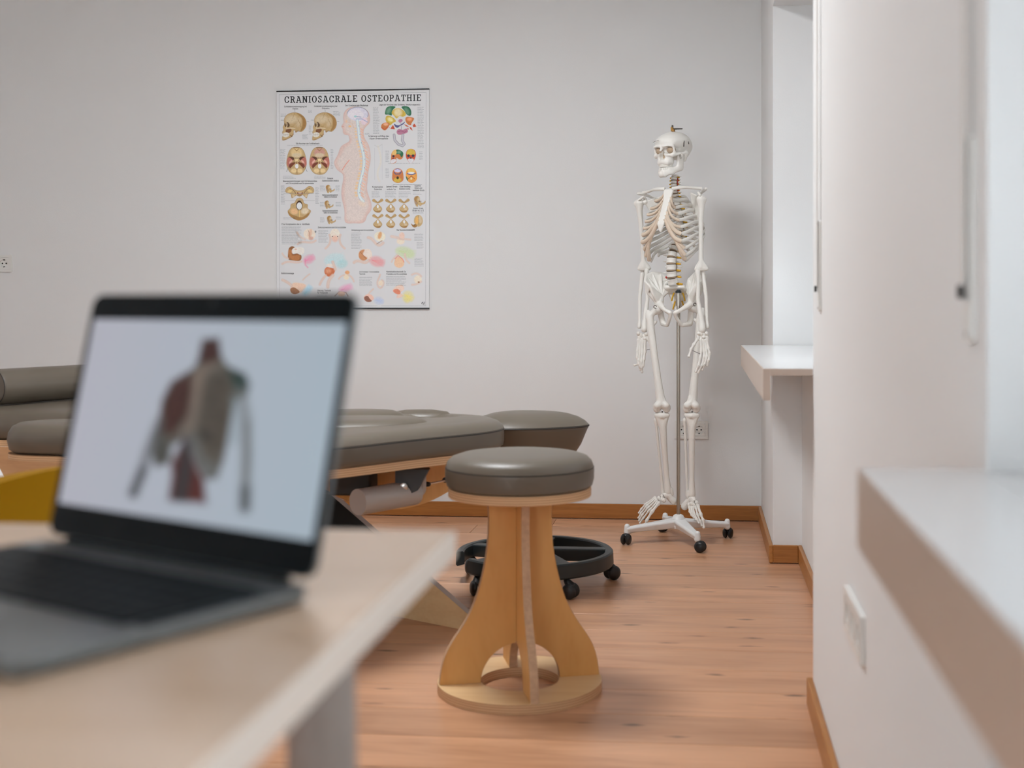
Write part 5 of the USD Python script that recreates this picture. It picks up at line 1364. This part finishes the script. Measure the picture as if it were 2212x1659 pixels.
obj('column', bx(-.35, -.05, -.05, .25, .03, .517, .01), 'dark_frame_shade', bench)
obj('column_foot', bx(-.55, .15, -.12, .32, 0, .03, .006), 'dark_frame_shade', bench)
# slanted plywood feet
fd = np.array([.815, -.58]); fd /= np.linalg.norm(fd); fn = np.array([fd[1], -fd[0]])
def foot(e, slope, L, zmax, cut, th=.022):
    e = np.array(e, float)
    whole = Polygon([(0, 0), (0, .008), (-zmax / slope, zmax), (-L, zmax), (-L, 0)])
    put = lambda p, t_: frame(extrude(p, t_), (e[0], e[1], 0), (*fd, 0), (0, 0, 1))
    g = obj('foot', put(whole.intersection(sbox(-cut, -1, 1, 1)), th), 'ply_flat', bench)
    obj('foot_shade', put(whole.intersection(sbox(-2, -1, -cut, 1)), th), 'dark_frame_shade', bench)  # upper foot painted near-black, standing in for the bench's shade on it
    st = put(Polygon([(0.001, .0085), (-zmax / slope, zmax + .0016), (-zmax / slope, zmax + .0002), (0, .0078)]), th)
    obj('foot_edge', st, 'panel_edge', g)
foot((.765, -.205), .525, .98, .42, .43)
obj('foot_tie', bx(-.25, -.05, .02, .9, 0, .03), 'dark_frame_shade', bench)
bo = thing('bolster', 'taupe leather bolster lying on the far left of the treatment bench', 'bolster', cw(-2.052, 4.275) + np.array([0, 0, .7065]), YD + 62)
obj('cover', lathe([(0, 0), (.052, 0), (.060, .004), (.0625, .012), (.0625, .60), (.060, .608), (.052, .612), (0, .612)], 40).apply_transform(trimesh.transformations.rotation_matrix(math.pi / 2, (0, 1, 0))), 'leather_taupe', bo, smooth=40)
for x in (.003, .609):
    obj('end_seam', tube([(x, .0605 * math.cos(a), .0605 * math.sin(a)) for a in np.arange(40) / 40 * 2 * math.pi], .0018, 6, closed=True), 'leather_seam', bo)

# ------------------------------------------------------------------ plywood stool in the middle
st_o = cw(-.1763, 3.215)
stool = thing('wooden_stool', 'round plywood stool with four flared fins, a ring base and a taupe leather seat', 'stool', st_o, YD)
sh_ = stool
seat_prof = [(0, .524), (.180, .524), (.1885, .530), (.1925, .545), (.1930, .568), (.1922, .5735), (.1905, .5745), (.1915, .577), (.187, .590), (.176, .6005), (.155, .6075), (.12, .612), (.06, .6145), (0, .615)]
cu = obj('seat_cushion', lathe(seat_prof, 72), 'leather_taupe', sh_, smooth=30)
obj('piping', tube([(.1913 * math.cos(a), .1913 * math.sin(a), .5745) for a in np.arange(72) / 72 * 2 * math.pi], .0016, 6, closed=True), 'leather_seam', cu)
obj('seat_board', lathe([(0, .500), (.183, .500), (.185, .502), (.185, .522), (.183, .524), (0, .524)], 72), 'ply_layers', sh_, smooth=30)
ringp = Point(0, 0).buffer(.212, 40).difference(Point(0, 0).buffer(.101, 32))
rb_ = obj('base_ring', extrude(ringp, .024, .0005), 'ply_flat', sh_)
obj('base_ring_edge', lathe([(.2125, .001), (.2127, .002), (.2127, .0235), (.2125, .0245)], 80), 'ply_layers', rb_, smooth=30)
obj('base_ring_inner_edge', lathe([(.1005, .0245), (.1003, .0235), (.1003, .002), (.1005, .001)], 60), 'ply_layers', rb_, smooth=30)
prof = [(.084, .4995), (.082, .44), (.083, .40), (.090, .34), (.104, .276), (.122, .222), (.146, .176), (.176, .132), (.195, .095), (.205, .055), (.2085, .0248)]
cur = spline(prof, 40)
arch_ = [(.1035 * math.cos(a), .0248 + .098 * math.sin(a)) for a in np.linspace(0, math.acos(.012 / .1035), 20)]
fin = Polygon([(.0115, .4995)] + [tuple(p) for p in cur] + arch_ + [(.0115, .125)]).buffer(0)
TF = .021
for a in (-77, 13, 103, 193):
    q = math.radians(a); ex = np.array([math.cos(q), math.sin(q), 0])
    nrm = np.cross(ex, (0, 0, 1.0))
    m = frame(extrude(fin, TF, -TF / 2), (0, 0, 0), ex, (0, 0, 1))
    g = obj('fin', m, 'ply_face', sh_)
    for nm, c_ in (('fin_edge', cur), ('arch_edge', np.array(arch_))):
        o = np.array(c_); tg = np.gradient(o, axis=0); tg /= np.linalg.norm(tg, axis=1, keepdims=True)
        nn = np.c_[-tg[:, 1], tg[:, 0]] if nm == 'fin_edge' else np.c_[-tg[:, 1], tg[:, 0]] 
        p = o + nn * .0005 * (1 if nm == 'fin_edge' else 1)
        V = np.vstack([np.c_[p, np.full(len(p), -TF / 2)], np.c_[p, np.full(len(p), TF / 2)]])
        k = len(p)
        Fq = [(i, i + 1, k + i + 1, k + i) for i in range(k - 1)]
        usd_m = frame(to_tm((V, Fq)), (0, 0, 0), ex, (0, 0, 1))
        obj(nm, usd_m, 'ply_edge', g)
obj('hub_post', bx(-.0112, .0112, -.0112, .0112, .126, .4995), 'ply_face', sh_)

# ------------------------------------------------------------------ swivel stool on castors behind it
ro_ = cw(-.189, 4.43)
rs = thing('swivel_stool', 'black castor stool with a round foot ring, half hidden behind the plywood stool', 'swivel stool', ro_, YD)
plain('ring_grey', (.020, .028, .030), .45)
n_ = 96
sec = [(.250, .072), (.276, .066), (.281, .072), (.279, .113), (.274, .118), (.256, .118), (.251, .113)]
ga = np.radians(np.linspace(216, 216 + 332, n_))     # the ring is open at one side
V = np.vstack([[(r * math.cos(a), r * math.sin(a), z) for r, z in sec] for a in ga])
k_ = len(sec)
Fq = [(i * k_ + j, (i + 1) * k_ + j, (i + 1) * k_ + (j + 1) % k_, i * k_ + (j + 1) % k_) for i in range(n_ - 1) for j in range(k_)]
Ft = [t for q in Fq for t in ((q[0], q[1], q[2]), (q[0], q[2], q[3]))] + [(0, j + 1, j) for j in range(1, k_ - 1)] + [((n_ - 1) * k_, (n_ - 1) * k_ + j, (n_ - 1) * k_ + j + 1) for j in range(1, k_ - 1)]
rg_ = trimesh.Trimesh(V, Ft, process=False)
obj('foot_ring', rg_, 'ring_grey', rs, smooth=30)
for i in range(5):
    q = math.radians(224 + 72 * i); e = np.array([math.cos(q), math.sin(q), 0]); n = np.array([-e[1], e[0], 0])
    sp = chain([[(e * .02 + n * .022 + np.array([0, 0, .120]), .005), (e * .02 - n * .022 + np.array([0, 0, .120]), .005), (e * .02 + n * .016 + np.array([0, 0, .085]), .005), (e * .02 - n * .016 + np.array([0, 0, .085]), .005),
                 (e * .262 + n * .018 + np.array([0, 0, .110]), .005), (e * .262 - n * .018 + np.array([0, 0, .110]), .005), (e * .262 + n * .013 + np.array([0, 0, .075]), .005), (e * .262 - n * .013 + np.array([0, 0, .075]), .005)]], None, 0)
    s_ = obj('spoke', sp, 'ring_grey', rs, smooth=35)
    ca = q + (1.1, .7, .4, 1.6, -.9)[i]
    ce = np.array([math.cos(ca), math.sin(ca), 0]); cn = np.array([-ce[1], ce[0], 0])
    wc_ = e * .265 + ce * .016 + np.array([0, 0, .0265])
    obj('castor_hood', cat_(hull((e * .265 + np.array([0, 0, .060]), .010), (wc_ + cn * .008 + np.array([0, 0, .016]), .0135), (wc_ - cn * .008 + np.array([0, 0, .016]), .0135)), tube([e * .265 + np.array([0, 0, .05]), e * .265 + np.array([0, 0, .085])], .0055, 8)), 'black_plastic', s_, smooth=40)
    for s in (-1, 1):
        wh = lathe([(0, -.011), (.014, -.010), (.022, -.006), (.0260, 0), (.0258, .004), (.0225, .009), (.016, .0125), (.008, .014), (0, .0142)] if s < 0 else [(0, -.0142), (.008, -.014), (.016, -.0125), (.0225, -.009), (.0258, -.004), (.026, 0), (.022, .006), (.014, .010), (0, .011)], 26)
        obj('wheel', frame(wh, wc_ + cn * s * .0135, ce, (0, 0, 1)), 'black_plastic', s_, smooth=40)
obj('gas_column', lathe([(0, .08), (.026, .08), (.026, .20), (.015, .205), (.014, .375), (0, .375)], 24), 'ring_grey', rs, smooth=40)
obj('seat', lathe([(0, .374), (.10, .374), (.138, .380), (.148, .395), (.148, .415), (.140, .430), (.11, .437), (0, .440)], 48), 'black_plastic', rs, smooth=40)

# ------------------------------------------------------------------ desk, laptop, chair
wood('desk_laminate', srgb(220, 192, 166), srgb(208, 177, 148), 'x', rough=.25, seed=7.7, stretch=10., scale=2.5, fine=.4)
plain('desk_edge', srgb(226, 214, 202), .45)
plain('desk_leg_grey', srgb(158, 148, 141), .45)
DX0, DX1, DY0, DY1, DZ = -1.95, -.217, .24, 1.092, .7963
desk = thing('desk', 'pale wood desk top with light edge in the foreground, carrying the laptop', 'desk', ((DX0 + DX1) / 2, (DY0 + DY1) / 2, 0))
DO = np.array([(DX0 + DX1) / 2, (DY0 + DY1) / 2, 0])
sh = lambda m: mv(m, *(-DO))
obj('desk_top', sh(bx(DX0 + .003, DX1 - .003, DY0 + .003, DY1 - .003, DZ - .0235, DZ, .0015)), 'desk_laminate', desk)
for x0, x1, y0, y1 in ((DX1 - .003, DX1, DY0, DY1), (DX0, DX0 + .003, DY0, DY1), (DX0 + .003, DX1 - .003, DY1 - .003, DY1), (DX0 + .003, DX1 - .003, DY0, DY0 + .003)):
    obj('edge_band', sh(bx(x0, x1, y0, y1, DZ - .0235, DZ - .0004, .001, 1)), 'desk_edge', desk)
for x, sx in ((DX1 - .045, 1), (DX0 + .045, -1)):
    for y, sy in ((.835, 1), (.40, -1)):
        obj('leg', sh(chain([[((x, y, DZ - .03), .0245), ((x + sx * .012, y + sy * .03, .022), .0185)]], None, 0, n=3)), 'desk_leg_grey', desk, smooth=40)
    obj('leg_frame', sh(bx(x - .02, x + .02, .36, .88, DZ - .05, DZ - .0235, .003)), 'desk_leg_grey', desk)
obj('cross_beam', sh(bx(DX0 + .06, DX1 - .3, .60, .64, DZ - .06, DZ - .0235, .003)), 'desk_leg_grey', desk)

# laptop: hinge line, tilt and turn as measured
plain('alu_dark', srgb(116, 120, 122), .42, metal=.7)
plain('alu_side', srgb(120, 124, 126), .40, metal=.7)
plain('key_black', (.006, .010, .012), .6, spec=.15)
plain('key_well', (.008, .012, .014), .6, spec=.15)
plain('glass_black', (.004, .006, .007), .08, spec=.12)
LW, LD, LH, LT = .304, .216, .199, .0125
lap = thing('laptop', 'open dark grey laptop showing an anatomical torso on its screen', 'laptop', (-.39353, .89003, DZ), math.degrees(-.49784))
def rr(w, d, r, x=0, y=0):
    return sbox(x - w / 2, y - d / 2, x + w / 2, y + d / 2).buffer(-r).buffer(r, 8)
body = rr(LW, LD, .012, 0, -LD / 2)
def slab(poly, layers):
    return pad(poly, layers, n=160, dome_=0.)
lb = obj('base', slab(body, [(.006, .0008), (.003, .0015), (.0008, .004), (0, .0075), (0, LT - .001), (.0006, LT - .0003), (.0015, LT)]), 'alu_dark', lap, smooth=35)
for sx in (-.12, .12):
    for y in (-.03, -.19):
        obj('rubber_foot', lathe([(0, 0), (.007, 0), (.007, .0012), (0, .0012)], 14, (sx, y, 0)), 'black_plastic', lb)
kw, kd, ky0 = .272, .106, -.030
obj('keyboard_well', extrude(rr(kw, kd, .004, 0, ky0 - kd / 2), .0004, LT + .0001), 'key_well', lb)
kb = obj('key_plate', extrude(rr(kw - .002, kd - .002, .003, 0, ky0 - kd / 2), .0003, LT + .0004), 'key_well', lap)
px_ = kw / 14.5
for row in range(6):
    hgt = .0105 if row == 0 else .0166
    yk = ky0 - .003 - (0 if row == 0 else .0135 + (row - 1) * .0186) - hgt / 2
    ws_ = {0: [1.04] * 14, 1: [1] * 13 + [1.5], 2: [1.5] + [1] * 13, 3: [1.75] + [1] * 11 + [1.75], 4: [2.25] + [1] * 10 + [2.25], 5: [1, 1, 1, 1.25, 5, 1.25, 1, 1, 1, 1]}[row]
    x = -kw / 2
    for w in ws_:
        wk = w * px_
        if x + wk < kw / 2 + .002:
            obj('key', extrude(rr(min(wk - .0022, kw / 2 - x - .0016), hgt - .001, .0018, x + wk / 2, yk), .0011, LT + .0006), 'key_black', kb)
        x += wk
obj('trackpad', extrude(rr(.120, .060, .004, 0, -.180), .0003, LT + .0001), 'alu_side', lap)
obj('front_notch', extrude(rr(.05, .0016, .0007, 0, -LD + .001), .0003, LT), 'key_well', lb)
for sx in (-1, 1):
    obj('speaker_grille', extrude(rr(.010, .100, .003, sx * .1435, ky0 - .052), .0002, LT + .0001), 'key_well', lap)
hg = obj('hinge', tube([(-.125, .0005, LT - .001), (.125, .0005, LT - .001)], .0045, 14), 'key_well', lap, smooth=40)
TA = 1.3534
def lidf(m, dz=0.):
    """Carry a piece drawn in the lid's plane (x across, y up from the hinge, z towards the viewer)."""
    b = np.array([0, math.cos(TA), math.sin(TA)])
    return frame(m, (0, 0, LT + .0035), (1, 0, 0), b)
lo = rr(LW, LH, .011, 0, LH / 2)
lid = obj('lid', lidf(mv(slab(lo, [(.004, -.0052), (.001, -.0042), (0, -.003), (0, -.0008), (.0006, 0)]), 0, 0, 0)), 'alu_dark', lap, smooth=35)
SX, SY0, SY1 = .1455, .0255, .1778
fr_ = rr(LW - .0016, LH - .0016, .0105, 0, LH / 2).difference(sbox(-SX, SY0, SX, SY1))
obj('bezel', lidf(extrude(fr_, .0005, .0001)), 'glass_black', lid)
obj('camera_dot', lidf(lathe([(0, .0006), (.0018, .0006), (.0012, .00075), (0, .00075)], 12, (0, LH - .0068, 0))), 'slot_dark', lid)
# the picture on the screen, in colours of light
nu, nv = 226, 127
gu, gv = np.meshgrid(np.linspace(-SX, SX, nu), np.linspace(SY1, SY0, nv))
cr, sr = math.cos(-.49784), math.sin(-.49784)
b = np.array([0, math.cos(TA), math.sin(TA)])
loc = np.stack([gu, gv * b[1], LT + .0035 + gv * b[2]], -1)
wx, wy, wz = -.39353 + loc[..., 0] * cr - loc[..., 1] * sr, .89003 + loc[..., 0] * sr + loc[..., 1] * cr, DZ + loc[..., 2]
zc_ = -wx * math.sin(YAW) + wy * math.cos(YAW)
UU = CX + FPX * (wx * math.cos(YAW) + wy * math.sin(YAW)) / zc_
VV = CY - FPX * (wz - CAMH) / zc_
win = lambda *a: (slice(None), slice(None))
FB = meshkit.fbm(np.stack([UU * .08, VV * .08, UU * 0], -1), 3, 9)
CAN = np.ones((nv, nu, 3)) * np.array(srgb(178, 186, 198)); INK = np.zeros((nv, nu))
CAN *= 1 + (gu[..., None] / SX) * np.array([-.06, .03, .03])
e = lambda *c: srgb(*c)
k = lambda pts: [(260 + x / 3.859, 700 + y / 3.859) for x, y in pts]
e = lambda *c: tuple(.72 * x for x in srgb(*c))
pol(k([(690, 130), (820, 120), (840, 260), (900, 350), (1040, 420), (1075, 500), (1060, 580), (960, 640), (920, 800), (870, 1120), (810, 1280), (720, 1300), (640, 1180), (560, 940), (430, 1020), (400, 1160), (300, 1190), (270, 1060), (310, 860), (360, 620), (430, 480), (600, 380), (650, 300)]), e(104, 100, 92), 4, 1, .25, curve=False)
pol(k([(430, 490), (590, 390), (600, 560), (560, 760), (430, 930), (330, 900), (350, 650)]), e(72, 34, 28), 8, .95, .3, curve=False)
pol(k([(690, 130), (820, 120), (840, 270), (760, 330), (650, 320)]), e(70, 34, 32), 6, .95, curve=False)
pol(k([(620, 400), (720, 340), (820, 330), (700, 420), (650, 700), (600, 880), (520, 920), (590, 720)]), e(146, 128, 116), 8, .9, curve=False)
pol(k([(720, 480), (800, 420), (900, 430), (930, 560), (915, 800), (860, 1040), (720, 1100), (660, 900), (680, 700)]), e(92, 84, 74), 8, .9, .3, curve=False)
for i in range(7):
    lin(k([(700 - i * 4, 520 + i * 75), (800, 500 + i * 80), (915 - i * 6, 560 + i * 78)]), 4, e(66, 62, 58), 5, .55)
pol(k([(900, 370), (1040, 420), (1075, 510), (1040, 600), (960, 560)]), e(18, 62, 58), 7, .95, curve=False)
pol(k([(550, 930), (640, 1180), (700, 1290), (720, 1500), (400, 1470), (430, 1260), (420, 1160)]), e(96, 40, 34), 6, 1, .3, curve=False)
pol(k([(520, 960), (590, 960), (600, 1240), (550, 1480), (440, 1470), (490, 1200)]), e(56, 56, 60), 7, .95, curve=False)
pol(k([(570, 900), (640, 960), (700, 1130), (820, 1200), (800, 1290), (700, 1270), (620, 1120)]), e(120, 124, 124), 8, .8, curve=False)
pol(k([(290, 900), (400, 960), (420, 1130), (300, 1190), (260, 1080)]), e(82, 84, 80), 8, .9, .3, curve=False)
lin(k([(330, 820), (240, 1040), (180, 1240), (110, 1410)]), 20, e(96, 98, 100), 8, .75); lin(k([(190, 1220), (110, 1410)]), 14, e(52, 58, 64), 9, .85)
lin(k([(1010, 560), (1050, 800), (1050, 1100), (1040, 1520)]), 20, e(128, 132, 132), 9, .8); lin(k([(1060, 820), (1070, 1100), (1050, 1300)]), 7, e(98, 96, 84), 6, .7); lin(k([(1045, 1380), (1040, 1530)]), 20, e(64, 70, 72), 9, .85); lin(k([(950, 620), (960, 800), (940, 980)]), 9, e(120, 146, 152), 9, .6)
ell(260 + 715 / 3.859, 700 + 930 / 3.859, 9, 9, e(52, 52, 54), 0, 5, .8)
idx = np.arange(nu * nv).reshape(nv, nu)
F = np.stack([idx[:-1, :-1], idx[1:, :-1], idx[1:, 1:], idx[:-1, 1:]], -1).reshape(-1, 4)
P = np.c_[gu.ravel(), gv.ravel(), np.full(nu * nv, .0003)]
material('screen_light', {'a': ('attribute', dict(attribute='tint')), 'p': ('principled_bsdf', dict(base_color=(.004, .004, .005), roughness=.12, specular_ior_level=.4, emission_strength=SCREEN))}, [('a.color', 'p.emission_color')])
sm = lidf(to_tm((P, F)))
obj('screen', sm, 'screen_light', lid, col=CAN.reshape(-1, 3), label='lit screen with an anatomical torso picture')

# mustard chair on the far side of the desk
plain('fabric_mustard', srgb(160, 116, 4), .85, bump=.3, scale=700., spec=.2, vary=.08)
chair = thing('chair', 'mustard yellow upholstered chair on the far side of the desk', 'chair', cw(-.80, 1.90), YD - 4)
def shell(u, v):
    """Backrest and seat in one bent sheet: u across -1..1, v from the seat's front (0) to the top (1)."""
    w = .235 * (1 - .10 * max(0, v - .55) ** 2 * 4)
    x = u * w
    if v < .5:
        y = -.26 + v / .5 * .40; z = .455 + .03 * abs(u) ** 2.5 - .018 * math.sin(math.pi * v / .5)
    else:
        q = (v - .5) / .5
        y = .14 + .085 * math.sin(q * math.pi / 2) + .02 * q; z = .427 + q * .285 - .026 * q * abs(u) ** 2.2 + .012
        y -= .07 * u * u * q
    return x, y, z
us, vs = np.linspace(-1, 1, 25), np.linspace(0, 1, 33)
G_ = np.array([[shell(u, v) for u in us] for v in vs])
gy = np.gradient(G_, axis=0); gx_ = np.gradient(G_, axis=1)
N_ = np.cross(gx_, gy); N_ /= np.linalg.norm(N_, axis=2, keepdims=True)
th = .016
A_, B_ = G_ + N_ * th, G_ - N_ * th
nvv, nuu = len(vs), len(us)
Vv = np.vstack([A_.reshape(-1, 3), B_.reshape(-1, 3)]); o2 = nvv * nuu
Fq = []
for i in range(nvv - 1):
    for j in range(nuu - 1):
        a = i * nuu + j
        Fq += [(a, a + 1, a + 1 + nuu, a + nuu), (o2 + a, o2 + a + nuu, o2 + a + 1 + nuu, o2 + a + 1)]
edge = [(0, j) for j in range(nuu)] + [(i, nuu - 1) for i in range(1, nvv)] + [(nvv - 1, j) for j in range(nuu - 2, -1, -1)] + [(i, 0) for i in range(nvv - 2, 0, -1)]
for (i, j), (i2, j2) in zip(edge, edge[1:] + edge[:1]):
    Fq.append((i * nuu + j, o2 + i * nuu + j, o2 + i2 * nuu + j2, i2 * nuu + j2))
obj('seat_shell', to_tm((Vv, Fq)), 'fabric_mustard', chair, smooth=60)
for sx in (-1, 1):
    for y, yy in ((-.17, -.23), (.12, .20)):
        obj('leg', chain([[((sx * .16, y, .425), .014), ((sx * .205, yy, .012), .0105)]], None, 0, n=2), 'ply_face', chair, smooth=40)
obj('seat_frame', bx(-.17, .17, -.18, .13, .405, .425, .004), 'black_frame', chair)
